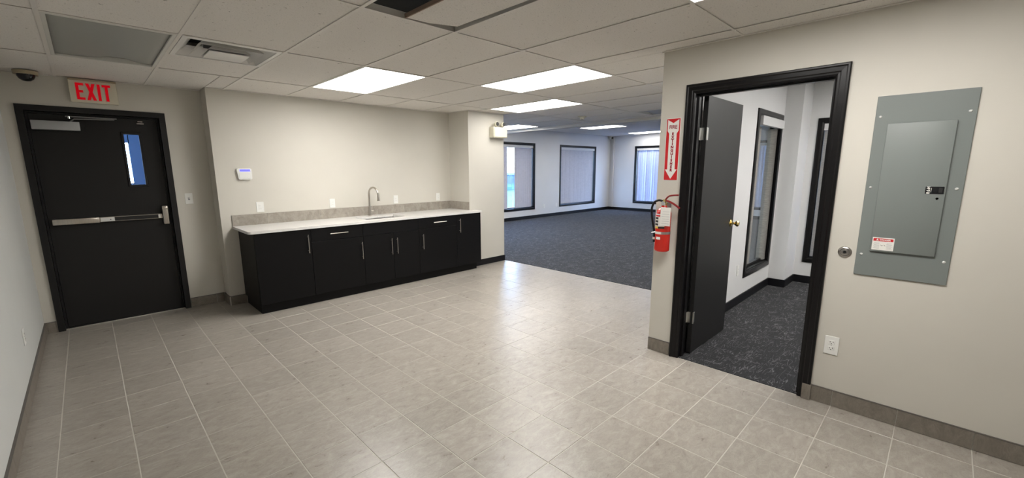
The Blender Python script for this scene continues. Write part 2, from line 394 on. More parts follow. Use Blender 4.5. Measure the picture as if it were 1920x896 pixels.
mb = MB(); mb.box(XS, XS+0.16, YSB, W6[0], 0, TOP); mb.box(XS, XS+0.16, W6[1], YS, 0, TOP); mb.box(XS, XS+0.16, W6[0], W6[1], 0, W6[2]); mb.box(XS, XS+0.16, W6[0], W6[1], W6[3], TOP)
struct('wall_side_room_end', mb, white_wall_m)
wallY('wall_side_room_back', YSB-WT, YSB, XR+WT, XS+0.16, m=white_wall_m)
# thin skins so that each room keeps its own paint
mb = MB(); wall_holes(mb, lambda a, b, c, d: mb.box(a, b, YS-0.004, YS-0.0005, c, d), XR+WT, 6.20, 0, TOP-0.01, [W5]); struct('wall_side_room_window', mb, white_wall_m)
mb = MB(); mb.box(6.20, XS, 1.30, YS-0.0005, 0, TOP); struct('wall_side_room_column', mb, white_wall_m)
struct('trim_1', MB().box(XBM0, XBM1, YP, YF, 2.312, TOP-0.02), wall_m)     # soffit beam

# floor: grout bed with one object per tile
TXO, TXP, TYO, TYP = 0.0147, 0.3054, 3.412, 0.3062
mb = MB(); mb.box(XL, XC, YB, YD+0.14, -0.05, -0.0013); floor = struct('floor', mb, grout)
def clip_cells(xs, ys):
    for x0, x1 in zip(xs, xs[1:]):
        for y0, y1 in zip(ys, ys[1:]): yield x0, x1, y0, y1
xs = [XL]+[TXO+TXP*k for k in range(-1, 17)]+[XC]
ys = [YB]+[TYO+TYP*k for k in range(-17, 8)]+[YD]
ys = sorted(y for y in ys if YB <= y <= YD)
tile_cache = {}
rest = MB(); n_tiles = 0
def floor_tile_mesh(w, d):
    key = (round(w, 4), round(d, 4))
    if key not in tile_cache:
        t = MB(); t.box(-w/2, w/2, -d/2, d/2, -0.009, 0); t.bm.verts.ensure_lookup_table()
        ed = [e for e in t.bm.edges if all(v.co.z > -1e-4 for v in e.verts)]
        bmesh.ops.bevel(t.bm, geom=ed, offset=0.0012, segments=1, affect='EDGES')
        me = bpy.data.meshes.new('tile'); t.bm.to_mesh(me); t.bm.free(); me.materials.append(floor_tile_m); tile_cache[key] = me
    return tile_cache[key]
for x0, x1, y0, y1 in clip_cells(xs, ys):
    if y0 >= YK-0.01 and x0 > 1.015: continue
    if y0 >= PYF-0.01 and x0 > PX0: continue
    if x0 >= XR-0.01 and y1 <= YP: continue
    if x1-x0 < 0.03 or y1-y0 < 0.02: continue
    xb = min(x1, XR) if y0 < YS and x0 < XR < x1 else x1
    yb = y1
    if x0 > 1.0 and yb > YK: yb = YK
    if x0 > PX0 and yb > PYF: yb = PYF
    cx, cy = (x0+xb)/2, (y0+yb)/2; w, d = xb-x0-0.0050, yb-y0-0.0042
    vis = any(in_frame((a, b, 0)) for a in (x0, xb, cx) for b in (y0, yb, cy))
    if x0 > XR-0.2 and yb*XR/max(xb, 0.01) < YP and x0 > XR: vis = False
    if x0 > 1.25 and xb < 4.15 and y0 > 5.0: vis = False
    if vis:
        o = bpy.data.objects.new('tile', floor_tile_mesh(w, d)); COL.objects.link(o); o.parent = floor; o.location = (cx, cy, random.uniform(-0.0003, 0.0003))
        n_tiles += 1
    else: rest.box(cx-w/2, cx+w/2, cy-d/2, cy+d/2, -0.009, 0)
rest.build('tile_rest', floor_tile_m, floor, kind='stuff')
print('floor tiles', n_tiles)
mb = MB(); mb.box(XC, XF, YP, YF, -0.05, 0.004); struct('carpet', mb, carpet_m)
mb = MB(); mb.box(XR+0.006, XS, YSB, YS, -0.05, 0.003); struct('carpet', mb, carpet_m)

# ceiling
ceiling = struct('ceiling', MB().box(XL-WT, XF+0.18, YB-WT, YF+0.18, TOP, TOP+0.1), plenum)
CXS = [-0.076, 0.552, 1.18, 1.806, 2.434, 3.065, 3.69, 4.315, 4.94, 5.57, 6.20, 6.83]
CYS = [-1.40, -0.17, 1.06, 2.295, 3.52, 4.74, 5.96, 7.18, 8.40]
RECT = [(XL, 1.015, YB, YD), (1.015, XR, YB, YK), (XR, PX0, YP, YK), (PX0, PX1, YP, PYF), (PX1, XBM0, YP, YF)]
LIT = [(1.806, 3.52), (3.065, 2.295), (4.315, 3.52), (6.20, 5.96), (1.806, -0.17)]
UNLIT = [(-0.076, 3.52), (6.20, 2.295)]
VENT = (0.552, 3.52); HOLE = (1.18, 1.06)
cmesh = {}
def ceil_tile(x0, x1, y0, y1, z, gap=0.004):
    w, d = x1-x0-gap, y1-y0-gap
    if w < 0.02 or d < 0.02: return
    k = (round(w, 3), round(d, 3))
    if k not in cmesh:
        t = MB(); t.box(-w/2, w/2, -d/2, d/2, 0, 0.016, 0.0015)
        me = bpy.data.meshes.new('ceiling_tile'); t.bm.to_mesh(me); t.bm.free(); me.materials.append(ceil_m); cmesh[k] = me
    o = bpy.data.objects.new('ceiling_tile', cmesh[k]); COL.objects.link(o); o.parent = ceiling
    o.location = ((x0+x1)/2, (y0+y1)/2, z+random.uniform(0, 0.002)); return o
def near(a, b): return abs(a[0]-b[0]) < 0.01 and abs(a[1]-b[1]) < 0.01
for x0, x1, y0, y1 in clip_cells([XL]+CXS+[XBM0], [YB]+CYS+[YF]):
    if any(near((x0, y0), q) for q in LIT+UNLIT+[HOLE]): continue
    y0c = y0
    if near((x0, y0), VENT): y0c = 4.13
    pcs = []
    for a, b, c_, d_ in RECT:
        q = (max(x0, a), min(x1, b), max(y0c, c_), min(y1, d_))
        if q[1]-q[0] > 0.005 and q[3]-q[2] > 0.005:
            if pcs and abs(pcs[-1][1]-q[0]) < 1e-4 and abs(pcs[-1][2]-q[2]) < 1e-4 and abs(pcs[-1][3]-q[3]) < 1e-4: pcs[-1] = (pcs[-1][0], q[1], q[2], q[3])
            else: pcs.append(q)
    for q in pcs: ceil_tile(*q, CZ+0.001)
for x0, x1, y0, y1 in clip_cells([XBM1, 7.37, 7.99, 8.62, 9.24, 9.87, 10.5, 11.13, 11.76, 12.38, 13.0, 13.2, 13.83, XF], [YP, 2.78, 4.0, 5.22, 6.45, 7.67, YF]):
    if any(near((x0, y0), q) for q in ((10.5, 6.45), (13.2, 6.45), (10.5, 2.78), (7.99, 6.45), (7.99, 2.78))): continue
    ceil_tile(x0, x1, y0, y1, CZF, 0.002)
def rail(x0, x1, y0, y1):
    m_ = MB()
    if x1-x0 < y1-y0: m_.box(x0, x1, y0, y1, CZ-0.0035, CZ-0.0002, 0.0004); m_.box((x0+x1)/2-0.001, (x0+x1)/2+0.001, y0, y1, CZ-0.0005, CZ+0.045)
    else: m_.box(x0, x1, y0, y1, CZ-0.0032, CZ-0.0001, 0.0004); m_.box(x0, x1, (y0+y1)/2-0.001, (y0+y1)/2+0.001, CZ-0.0005, CZ+0.035)
    return m_
RW = 0.011
for x in CXS:
    ymax = [r for r in RECT if r[0] <= x <= r[1]][-1][3]; ymin = YB if x < XR else YP
    rail(x-RW, x+RW, ymin, ymax).build('grid_rail', rail_m, ceiling)
for y in CYS:
    segs = []
    for a, b, c_, d_ in RECT:
        if c_ < y < d_:
            if segs and abs(segs[-1][1]-a) < 1e-4: segs[-1][1] = b
            else: segs.append([a, b])
    for a, b in segs: rail(a, b, y-RW*0.7, y+RW*0.7).build('grid_rail', rail_m, ceiling)
rail(0.552, 1.18, 4.13-RW*0.7, 4.13+RW*0.7).build('grid_rail', rail_m, ceiling)
def angle_strip(x0, x1, y0, y1): MB().box(x0, x1, y0, y1, CZ-0.005, CZ+0.0, 0.0006).build('wall_angle', rail_m, ceiling)
angle_strip(XL, XL+0.02, YB, YD); angle_strip(XL+0.02, 1.015, YD-0.02, YD); angle_strip(1.035, PX0-0.02, YK-0.02, YK); angle_strip(1.015, 1.035, YK, YD-0.02)
angle_strip(PX0-0.02, PX0, PYF-0.02, YK); angle_strip(PX0, PX1, PYF-0.02, PYF); angle_strip(XR-0.02, XR, YB, YP); angle_strip(XR, XBM0, YP, YP+0.02)
# cut, displaced tile in the cell with the open hole
mb = MB().poly_prism([Vector(p) for p in ((1.445, 1.075, CZ+0.003), (1.785, 1.075, CZ+0.003), (1.772, 2.225, CZ+0.010), (1.60, 2.283, CZ+0.006), (1.445, 2.285, CZ+0.003))], (0, 0, 0.016))
ct = mb.build('ceiling_tile', ceil_m, ceiling); ct['label'] = 'cut ceiling tile sitting askew beside the open hole'
MB().box(1.436, 1.444, 1.075, 2.285, CZ-0.001, CZ+0.022).build('cut_edge', tile_edge, ct)
struct('ceiling', MB().box(XR+WT, XS, YSB, YS, CZS, CZS+0.06), plain_ceil)

# ------------------------------------------------------------------ baseboards
def base_run(name, axis, c, sgn, a0, a1, joints, h=0.105, t=0.011):
    """tile base standing on the wall face c, facing sgn"""
    def bx(p, q, t0, t1, z0, z1, m_=None):
        mm_ = m_ or MB(); u0, u1 = sorted((c+sgn*t0, c+sgn*t1))
        return mm_.box(u0, u1, p, q, z0, z1) if axis == 'X' else mm_.box(p, q, u0, u1, z0, z1)
    root = struct(name, bx(a0, a1, 0.0, 0.007, 0.0, h-0.006), grout)
    js = sorted([a0]+[j for j in joints if a0+0.02 < j < a1-0.02]+[a1])
    for p, q in zip(js, js[1:]): bx(p+0.0015, q-0.0015, 0.0005, t, 0.002, h-0.003).build('base_tile', base_tile_m, root)
    bx(a0, a1, 0.0, t+0.001, h-0.003, h+0.001).build('metal_edge', dark_grout, root)
    return root
JX = [TXO+TXP*k for k in range(-8, 20)]; JY = [TYO+TYP*k for k in range(-20, 12)]
base_run('baseboard_left', 'X', XL, 1, YB, YD, JY)
base_run('baseboard_exit', 'Y', YD, -1, XL+0.011, -0.37, JX)
base_run('baseboard_exit', 'Y', YD, -1, 0.685, 1.003, JX)
base_run('baseboard_return', 'X', 1.015, -1, YK-0.011, YD-0.011, JY)
base_run('baseboard_kitchen', 'Y', YK, -1, 1.015, 1.178, JX)
base_run('baseboard_right', 'X', XR, -1, YB, 0.464, JY)
base_run('baseboard_right', 'X', XR, -1, 1.418, YP, JY)
def black_base(name, x0, x1, y0, y1, h=0.095): return struct(name, MB().box(x0, x1, y0, y1, 0.002, h, 0.003), rubber_black)
black_base('baseboard_pier', 4.20, PX1+0.01, PYF-0.01, PYF)
black_base('baseboard_pier', PX1, PX1+0.012, PYF, YF)
black_base('baseboard_far', PX1, XF, YF-0.014, YF, 0.10)
black_base('baseboard_far', XF-0.014, XF, YP, YF-0.014, 0.10)
black_base('baseboard_partition', XR+WT, XF, YP, YP+0.012)
black_base('baseboard_side', XR+WT, 6.20, YS-0.018, YS-0.004, 0.10)
black_base('baseboard_side', 6.186, 6.20, 1.286, YS-0.018, 0.10)
black_base('baseboard_side', 6.20, XS, 1.286, 1.30, 0.10)
black_base('baseboard_side', XS-0.014, XS, YSB, 1.286, 0.10)

# ------------------------------------------------------------------ windows and blinds
CAS = [(0, 0), (0, 0.012), (0.018, 0.018), (0.05, 0.018), (0.064, 0.012), (0.066, 0)]
def window(idx, fn, a0, a1, b0, b1, depth, sill=True, mull=True):
    root = MB().frame(fn, a0, a1, b0, b1, CAS).build('window_%d' % idx, black_trim, None, kind='structure')
    MB().frame(fn, a0, a1, b0, b1, [(0, 0.0), (0, -depth), (-0.008, -depth), (-0.008, 0.0)]).build('jamb', black_trim, root)
    MB().frame(fn, a0+0.009, a1-0.009, b0+0.009, b1-0.009, [(0, -depth+0.02), (0, -depth+0.06), (-0.03, -depth+0.06), (-0.03, -depth+0.02)]).build('sash', black_trim, root)
    g = MB(); g.poly_prism([Vector(fn(a, b, -depth+0.036)) for a, b in ((a0+0.03, b0+0.03), (a1-0.03, b0+0.03), (a1-0.03, b1-0.03), (a0+0.03, b1-0.03))], Vector(fn(0, 0, 0.006))-Vector(fn(0, 0, 0))).build('pane', glass_m, root)
    return root
def slat_blind(fn, a0, a1, b0, b1, m, label, group, positions, ang, depth_at, loc, w=0.089, valance=(0.0, 0.03), vh=0.085, rail_a=None):
    """positions: slat centres along a; ang: angle of each slat from the wall plane"""
    t = thing('vertical_blind', label, 'blind', loc, group)
    va0, va1 = rail_a or (a0+0.01, a1-0.01)
    def bx(p, q, r0, r1, d0, d1, nm, mm_, par):
        pts = [Vector(fn(p, r0, d0)), Vector(fn(q, r0, d0)), Vector(fn(q, r0, d1)), Vector(fn(p, r0, d1))]
        return MB().poly_prism(pts, Vector(fn(0, r1, 0))-Vector(fn(0, r0, 0))).build(nm, mm_, par)
    bx(va0, va1, b1-vh, b1-0.006, valance[0], valance[1], 'valance', m if False else MATS['valance'], t)
    for i, p in enumerate(positions):
        an = ang(i) if callable(ang) else ang
        ca, sa = math.cos(an)*w/2, math.sin(an)*w/2; th = 0.0012
        pts = [fn(p-ca, b0+0.02, depth_at-sa), fn(p-ca*0.3, b0+0.02, depth_at-sa*0.3+0.003), fn(p+ca*0.3, b0+0.02, depth_at+sa*0.3+0.003), fn(p+ca, b0+0.02, depth_at+sa)]
        pts += [Vector(q)+(Vector(fn(0, 0, 0))-Vector(fn(0, 0, th))) for q in reversed(pts)]
        s_ = MB().poly_prism([Vector(q) for q in pts], Vector(fn(0, b1-vh-0.002, 0))-Vector(fn(0, b0+0.02, 0))).build('slat', m, t)
    return t
mat('valance', (0.60, 0.60, 0.60), 0.5)
def fnY(y, s): return lambda a, b, d: (a, y-d*s, b)          # wall facing -Y when s=1
def fnX(x, s): return lambda a, b, d: (x-d*s, a, b)
pitch = 0.0795
def centres(a0, a1, p=pitch):
    n = int((a1-a0-0.04)/p); return [a0+0.03+(a1-a0-0.06)*(i+0.5)/n for i in range(n)]
f1 = fnY(YF, 1)
for i, (a, b) in enumerate(WINS_Y): window((1, 2, 7)[i], f1, a, b, WZ[0], WZ[1], 0.17)  # the unblinded one behind the pier is an added daylight source
f2 = fnX(XF, 1)
for i, (a, b) in enumerate(WINS_X): window(i+3, f2, a, b, WZ[0], WZ[1], 0.17)
GRP = None
c1 = [p for p in centres(*WINS_Y[0]) if not (8.76 < p < 9.09)]
slat_blind(f1, *WINS_Y[0], *WZ, blind_m, 'grey vertical blind parted to show bright daylight, beside the pier with the emergency light', GRP, c1, 0.22, -0.07, (8.9, YF-0.01, 0.35), valance=(-0.12, -0.01))
slat_blind(f1, *WINS_Y[1], *WZ, blind_m, 'closed grey vertical blind in the middle black-framed window near the far corner', GRP, centres(*WINS_Y[1]), lambda i: 0.22+0.10*math.sin(i*2.3), -0.07, (12.1, YF-0.01, 0.35), valance=(-0.12, -0.01))
slat_blind(f2, *WINS_X[0], *WZ, blind_lit_m, 'closed vertical blind glowing with blue daylight, window left of the fire extinguisher arrow sign', GRP, centres(*WINS_X[0]), lambda i: 0.42+0.22*math.sin(i*1.7), -0.07, (XF-0.01, 6.8, 0.35), valance=(-0.12, -0.01))
slat_blind(f2, *WINS_X[1], *WZ, blind_m, 'distant pale vertical blind glimpsed through the window of the side room', GRP, centres(*WINS_X[1]), 0.25, -0.07, (XF-0.01, 3.5, 0.35), valance=(-0.12, -0.01))
f5 = fnY(YS-0.004, 1)
window(5, f5, *W5, 0.105)
slat_blind(f5, *W5, weave_m, 'woven grey vertical blind drawn apart in the tall side room window', GRP, [5.425, 5.500, 5.975, 6.0, 6.02, 6.04], lambda i: 0.12 if i < 2 else PI/2-0.05, -0.058, (5.65, YS-0.02, 0.35), w=0.082, valance=(-0.012, 0.035), vh=0.10, rail_a=(5.262, 6.10))
f6 = fnX(XS, 1)
window(6, f6, *W6, 0.15)
slat_blind(f6, *W6, weave_m, 'woven grey vertical blind in the narrow window right of the side room column', GRP, [1.098-0.078*i for i in range(10)], 0.12, -0.02, (XS-0.01, 0.73, 0.35), valance=(-0.05, 0.014), rail_a=(0.325, 1.145))

# ------------------------------------------------------------------ exit door
fe = fnY(YD, 1)
a0, a1, b0, b1 = EXIT_O
door1 = MB().frame(fe, a0+0.0, a1, b0, b1, [(0.05, 0), (0.05, 0.018), (0, 0.018), (0, -0.055), (-0.016, -0.055), (-0.016, -0.13), (0.0, -0.13), (0.0, -0.001)], closed=False).build('door_1', door_black, None, kind='structure')
MB().frame(fe, a0+0.016, a1-0.016, b0, b1-0.016, [(0, -0.109), (0, -0.13), (-0.04, -0.13), (-0.04, -0.109)], closed=False).build('door_stop', door_black, door1)
box('threshold', door_black, a0+0.016, a1-0.016, YD+0.05, YD+0.135, -0.002, 0.0095, door1, 0.002)
LY = YD+0.062                                      # face of the leaf
LX0, LX1 = -0.295, 0.610
leaf = MB(); wall_holes(leaf, lambda a, b, c, d: leaf.box(a, b, LY, LY+0.044, c, d), LX0, LX1, 0.010, 2.026, [(0.335, 0.452, 1.372, 1.872)])
leaf = leaf.build('door_leaf', door_black, door1)
MB().frame(fnY(LY, 1), 0.335, 0.452, 1.372, 1.872, [(0, 0.0), (0, 0.008), (0.018, 0.008), (0.022, 0.0)]).build('glazing_bead', door_black, leaf)
box('pane', glass_m, 0.335, 0.452, LY+0.02, LY+0.026, 1.372, 1.872, leaf)
t = thing('door_closer', 'grey door closer with a folded black arm across the top of the exit door', 'door closer', (-0.12, LY, 1.93))
box('closer_body', alum, -0.285, 0.03, LY-0.06, LY, 1.885, 1.965, t, 0.004, 2)
box('mounting_plate', door_black, -0.27, 0.065, LY-0.012, LY, 1.87, 1.98, t, 0.002)
MB().box(-0.06, 0.30, LY-0.05, LY-0.042, 2.006, 2.018, 0.002).build('closer_arm', galv, t)
MB().tube([(-0.03, LY-0.045, 1.965), (0.0, LY-0.06, 1.99), (0.28, LY-0.075, 2.000)], 0.006, 8).build('closer_arm', galv, t)
MB().lathe([(0.0, -0.002), (0.012, 0), (0.012, 0.02), (0, 0.022)], (-0.035, LY-0.05, 1.993), 'Z', 16).build('arm_pivot', chrome, t, True)
t = thing('door_sensor', 'small chrome contact bracket at the top right of the exit door', 'door contact', (0.475, LY, 1.99))
box('bracket', chrome, 0.447, 0.505, LY-0.02, LY, 1.975, 1.988, t, 0.002)
box('bracket', chrome, 0.455, 0.497, LY-0.026, LY, 1.995, 2.006, t, 0.002)
t = thing('panic_bar', 'brushed nickel panic bar across the black exit door', 'panic bar', (0.16, LY, 1.03))
z0, z1 = 1.015, 1.062
box('bar_housing', nickel, -0.270, 0.055, LY-0.045, LY, z0-0.004, z1+0.002, t, 0.005, 2)
box('end_cap', dark_slot, -0.276, -0.270, LY-0.040, LY, z0-0.006, z1+0.004, t, 0.002)
box('bar_rail', nickel, 0.055, 0.545, LY-0.032, LY, z0, z1, t, 0.002)
box('push_pad', white_pl, 0.062, 0.165, LY-0.050, LY-0.030, z0+0.003, z1-0.003, t, 0.003, 2)
MB().lathe([(0, 0), (0.005, 0), (0.005, 0.002), (0, 0.002)], (0.135, LY-0.052, 1.038), 'Y', 12).build('key_hole', dark_slot, t)
box('push_strip', dark_slot, 0.165, 0.51, LY-0.044, LY-0.030, z0+0.006, z1-0.006, t, 0.002)
box('push_pad', white_pl, 0.51, 0.528, LY-0.046, LY-0.030, z0+0.004, z1-0.004, t, 0.002)
lc_ = box('latch_case', nickel, 0.548, 0.600, LY-0.052, LY, 0.950, 1.145, t, 0.008, 3)
box('latch_lip', nickel, 0.546, 0.602, LY-0.056, LY-0.050, 1.108, 1.118, t, 0.002)

# exit sign
t = thing('exit_sign', 'lit red EXIT sign on the wall above the black exit door', 'sign', (0.165, YD, 2.145))
box('sign_housing', ivory_pl, 0.000, 0.332, YD-0.045, YD, 2.142, 2.338, t, 0.003)
box('sign_cover', tan_pl, 0.0, 0.332, YD-0.05, YD, 2.338, 2.352, t, 0.002)
sy = YD-0.0465
def strip(pts, nm, m_, par, y=sy, th=0.002): return MB().poly_prism([Vector((p[0], y, p[1])) for p in pts], (0, -th, 0)).build(nm, m_, par)
lx, zb, zt = 0.045, 2.166, 2.315
T_ = 0.021
def letter(parts):
    mb_ = MB()
    for i, p in enumerate(parts): mb_.poly_prism([Vector((q[0], sy-0.0003*i, q[1])) for q in p], (0, -0.002, 0))
    return mb_.build('letter', exit_red, t)
R_ = lambda x0, x1, z0_, z1_: [(x0, z0_), (x1, z0_), (x1, z1_), (x0, z1_)]
zm = (zb+zt)/2
letter([R_(lx, lx+T_, zb, zt), R_(lx, lx+0.056, zb, zb+T_), R_(lx, lx+0.056, zt-T_, zt), R_(lx, lx+0.048, zm-T_/2, zm+T_/2)])
x = lx+0.068
letter([[(x, zb), (x+0.023, zb), (x+0.066, zt), (x+0.043, zt)], [(x+0.043, zb), (x+0.066, zb), (x+0.023, zt), (x, zt)]])
x += 0.079
letter([R_(x, x+T_, zb, zt)])
x += 0.034
letter([R_(x, x+0.060, zt-T_, zt), R_(x+0.030-T_/2, x+0.030+T_/2, zb, zt)])

# dome camera on ceiling
t = thing('dome_camera', 'black dome security camera on a tan base above the exit door corner', 'camera', (-0.25, 5.60, CZ))
MB().lathe([(0.075, -0.03), (0.078, -0.005), (0.078, 0.0), (0, 0.0)], (-0.25, 5.60, CZ-0.005), 'Z', 32).build('camera_base', tan_pl, t, True)
MB().lathe([(0, -0.085), (0.025, -0.081), (0.045, -0.066), (0.056, -0.045), (0.058, -0.03), (0, -0.029)], (-0.25, 5.60, CZ-0.005), 'Z', 32).build('dome', black_gloss, t, True)

# light switch, outlets
def plate(name, label, cat, loc, fn, w, h, style, m=white_pl, group=None):
    """fn maps (u along the wall, v up, d off the wall) to the world"""
    t = thing(name, label, cat, loc, group)
    def b(u0, u1, v0, v1, d0, d1, nm, mm_, bev=0.001):
        p = Vector(fn(u0, v0, d0)); q = Vector(fn(u1, v1, d1))
        lo = [min(p[i], q[i]) for i in range(3)]; hi = [max(p[i], q[i]) for i in range(3)]
        return box(nm, mm_, lo[0], hi[0], lo[1], hi[1], lo[2], hi[2], t, bev)
    b(-w/2, w/2, -h/2, h/2, 0.0, 0.006, 'cover_plate', m, 0.002)
    if style == 'rocker':
        b(-0.017, 0.017, -0.034, 0.034, 0.005, 0.009, 'rocker', m, 0.0015)
    elif style == 'toggle':
        b(-0.008, 0.008, -0.014, 0.014, 0.005, 0.008, 'toggle_well', grey_print); b(-0.005, 0.005, 0.0, 0.012, 0.007, 0.016, 'toggle', m)
    elif style == 'decora':
        b(-0.017, 0.017, -0.034, 0.034, 0.005, 0.008, 'receptacle', m, 0.001)
        b(-0.008, -0.0065, 0.010, 0.020, 0.0078, 0.0085, 'slot', grey_print, 0); b(0.0065, 0.008, 0.010, 0.020, 0.0078, 0.0085, 'slot', grey_print, 0)
        b(-0.008, -0.0065, -0.020, -0.010, 0.0078, 0.0085, 'slot', grey_print, 0); b(0.0065, 0.008, -0.020, -0.010, 0.0078, 0.0085, 'slot', grey_print, 0)
    elif style == 'duplex':
        for s in (1, -1):
            b(-0.017, 0.017, s*0.0195-0.014, s*0.0195+0.014, 0.005, 0.0085, 'receptacle', m, 0.003)
            b(-0.009, -0.0065, s*0.0195-0.001, s*0.0195+0.008, 0.0083, 0.009, 'slot', dark_slot, 0)
            b(0.0065, 0.009, s*0.0195-0.001, s*0.0195+0.008, 0.0083, 0.009, 'slot', dark_slot, 0)
            b(-0.0025, 0.0025, s*0.0195-0.010, s*0.0195-0.005, 0.0083, 0.009, 'slot', dark_slot, 0)
        b(-0.002, 0.002, -0.002, 0.002, 0.005, 0.0075, 'screw', grey_print, 0)
    return t
def wy(x, y, z): return lambda u, v, d: (x+u, y-d, z+v)
def wx(x, y, z, s=-1): return lambda u, v, d: (x+s*d, y-u, z+v)
plate('light_switch', 'white toggle light switch right of the exit door frame', 'switch', (0.79, YD, 1.21), wy(0.79, YD, 1.21), 0.07, 0.115, 'toggle')
plate('wall_outlet', 'white wall outlet above the left end of the backsplash', 'outlet', (1.415, YK, 1.092), wy(1.415, YK, 1.092), 0.078, 0.118, 'decora')
plate('wall_outlet', 'white wall outlet between the keypad side and the faucet, second from the left', 'outlet', (2.256, YK, 1.088), wy(2.256, YK, 1.088), 0.07, 0.115, 'decora')
plate('wall_outlet', 'white wall outlet just right of the kitchen faucet', 'outlet', (3.176, YK, 1.088), wy(3.176, YK, 1.088), 0.07, 0.115, 'decora')
plate('wall_outlet', 'white wall outlet above the right end of the backsplash', 'outlet', (3.913, YK, 1.09), wy(3.913, YK, 1.09), 0.07, 0.115, 'decora')
plate('wall_outlet', 'white duplex outlet low on the wall below the electrical panel', 'outlet', (XR, 0.387, 0.397), wx(XR, 0.387, 0.397), 0.073, 0.118, 'duplex')
plate('wall_outlet', 'white outlet low on the left wall near the exit door', 'outlet', (XL, 4.34, 0.378), wx(XL, 4.34, 0.378, 1), 0.07, 0.115, 'duplex')
plate('wall_outlet', 'small white outlet on the side room wall next to the open door', 'outlet', (4.98, YS-0.004, 0.40), wy(4.98, YS-0.004, 0.40), 0.07, 0.115, 'decora')
plate('wall_outlet', 'tiny white outlet between the far windows, the one on the left', 'outlet', (10.38, YF, 0.345), wy(10.38, YF, 0.345), 0.08, 0.12, 'decora')
plate('wall_outlet', 'tiny white outlet right beside the middle far window frame', 'outlet', (11.0, YF, 0.35), wy(11.0, YF, 0.35), 0.08, 0.12, 'decora')

# alarm keypad
t = thing('alarm_keypad', 'white alarm keypad with a glowing blue display on the kitchen wall', 'keypad', (1.29, YK, 1.41))
mb = MB(); pts = []
for (cx_, cz_, s0) in ((1.362-0.018, 1.532-0.018, 0), (1.212+0.022, 1.532-0.018, 1), (1.222+0.022, 1.408+0.018, 2), (1.362-0.018, 1.408+0.018, 3)):
    for k in range(5):
        a_ = s0*PI/2+k*PI/8; pts.append(Vector((cx_+0.018*math.cos(a_), YK, cz_+0.018*math.sin(a_))))
mb.poly_prism(pts, (0, -0.026, 0)); kp = mb.build('keypad_body', white_pl, t)
box('display', blue_led, 1.245, 1.345, YK-0.028, YK-0.024, 1.498, 1.520, t, 0.001)
box('keypad_door', white_pl, 1.232, 1.350, YK-0.029, YK-0.024, 1.420, 1.490, t, 0.003)

# ------------------------------------------------------------------ kitchen run
CT, CFY = 0.895, 4.850
bodyY = 4.885
box_t = CT-0.028
def bar_handle(par, x, z0_, z1_, horiz=False, x1=None):
    mb_ = MB(); y_ = bodyY-0.022-0.028
    if horiz:
        mb_.tube([(x, y_, z0_), (x1, y_, z0_)], 0.0055, 10)
        for q in (x+0.025, x1-0.025): mb_.tube([(q, y_, z0_), (q, y_+0.03, z0_)], 0.004, 8)
    else:
        mb_.tube([(x, y_, z0_), (x, y_, z1_)], 0.0055, 10)
        for q in (z0_+0.025, z1_-0.025): mb_.tube([(x, y_, q), (x, y_+0.03, q)], 0.004, 8)
    return mb_.build('handle', nickel, par, True)
def cabinet(label, x0, x1, fronts):
    t = thing('base_cabinet', label, 'cabinet', ((x0+x1)/2, 5.1, 0), 'black base cabinets under the white counter')
    mb_ = MB(); p = 0.018
    mb_.box(x0, x0+p, bodyY, YK-0.012, 0.10, box_t); mb_.box(x1-p, x1, bodyY, YK-0.012, 0.10, box_t)
    mb_.box(x0+p, x1-p, bodyY, YK-0.012, 0.10, 0.118); mb_.box(x0+p, x1-p, YK-0.03, YK-0.012, 0.118, box_t)
    mb_.box(x0+p, x1-p, bodyY, bodyY+0.02, box_t-0.02, box_t)
    mb_.build('carcass', laminate, t)
    tx0 = x0+(0.016 if x0 < 1.2 else 0); tx1 = x1-(0.055 if x1 > 4.2 else 0)
    box('plinth', laminate, tx0, tx1, bodyY+0.030, bodyY+0.048, 0.0, 0.10, t)
    if x0 < 1.2: box('plinth', laminate, tx0, tx0+0.018, bodyY+0.048, YK-0.012, 0.0, 0.10, t)
    for kind, fx0, fx1, fz0, fz1, hd in fronts:
        d_ = box(kind, laminate, fx0+0.0018, fx1-0.0018, bodyY-0.020, bodyY-0.001, fz0+0.0018, fz1-0.0018, t, 0.0012)
        if hd: bar_handle(d_, *hd)
    return t
ft, fb, fm = box_t-0.002, 0.104, 0.715
cabinet('black cabinet at the left end of the counter with one tall door', 1.165, 1.728, [('door', 1.165, 1.728, fb, ft, (1.690, 0.60, 0.805))])
cabinet('black cabinet with a drawer over a door, left of the sink cabinet', 1.728, 2.342, [('drawer', 1.728, 2.342, fm, ft, (1.935, 0.79, 0, True, 2.145)), ('door', 1.728, 2.342, fb, fm, (2.312, 0.44, 0.65))])
cabinet('black double door sink cabinet below the faucet', 2.342, 3.135, [('front_panel', 2.342, 3.135, fm, ft, None), ('door', 2.342, 2.748, fb, fm, (2.712, 0.44, 0.648)), ('door', 2.748, 3.135, fb, fm, (2.790, 0.44, 0.648))])
cabinet('black cabinet with a drawer over a door, right of the sink cabinet', 3.135, 3.775, [('drawer', 3.135, 3.775, fm, ft, (3.36, 0.79, 0, True, 3.575)), ('door', 3.135, 3.775, fb, fm, (3.185, 0.445, 0.648))])
cabinet('black cabinet at the right end of the counter with one tall door', 3.775, 4.235, [('door', 3.775, 4.235, fb, ft, (3.822, 0.605, 0.805))])
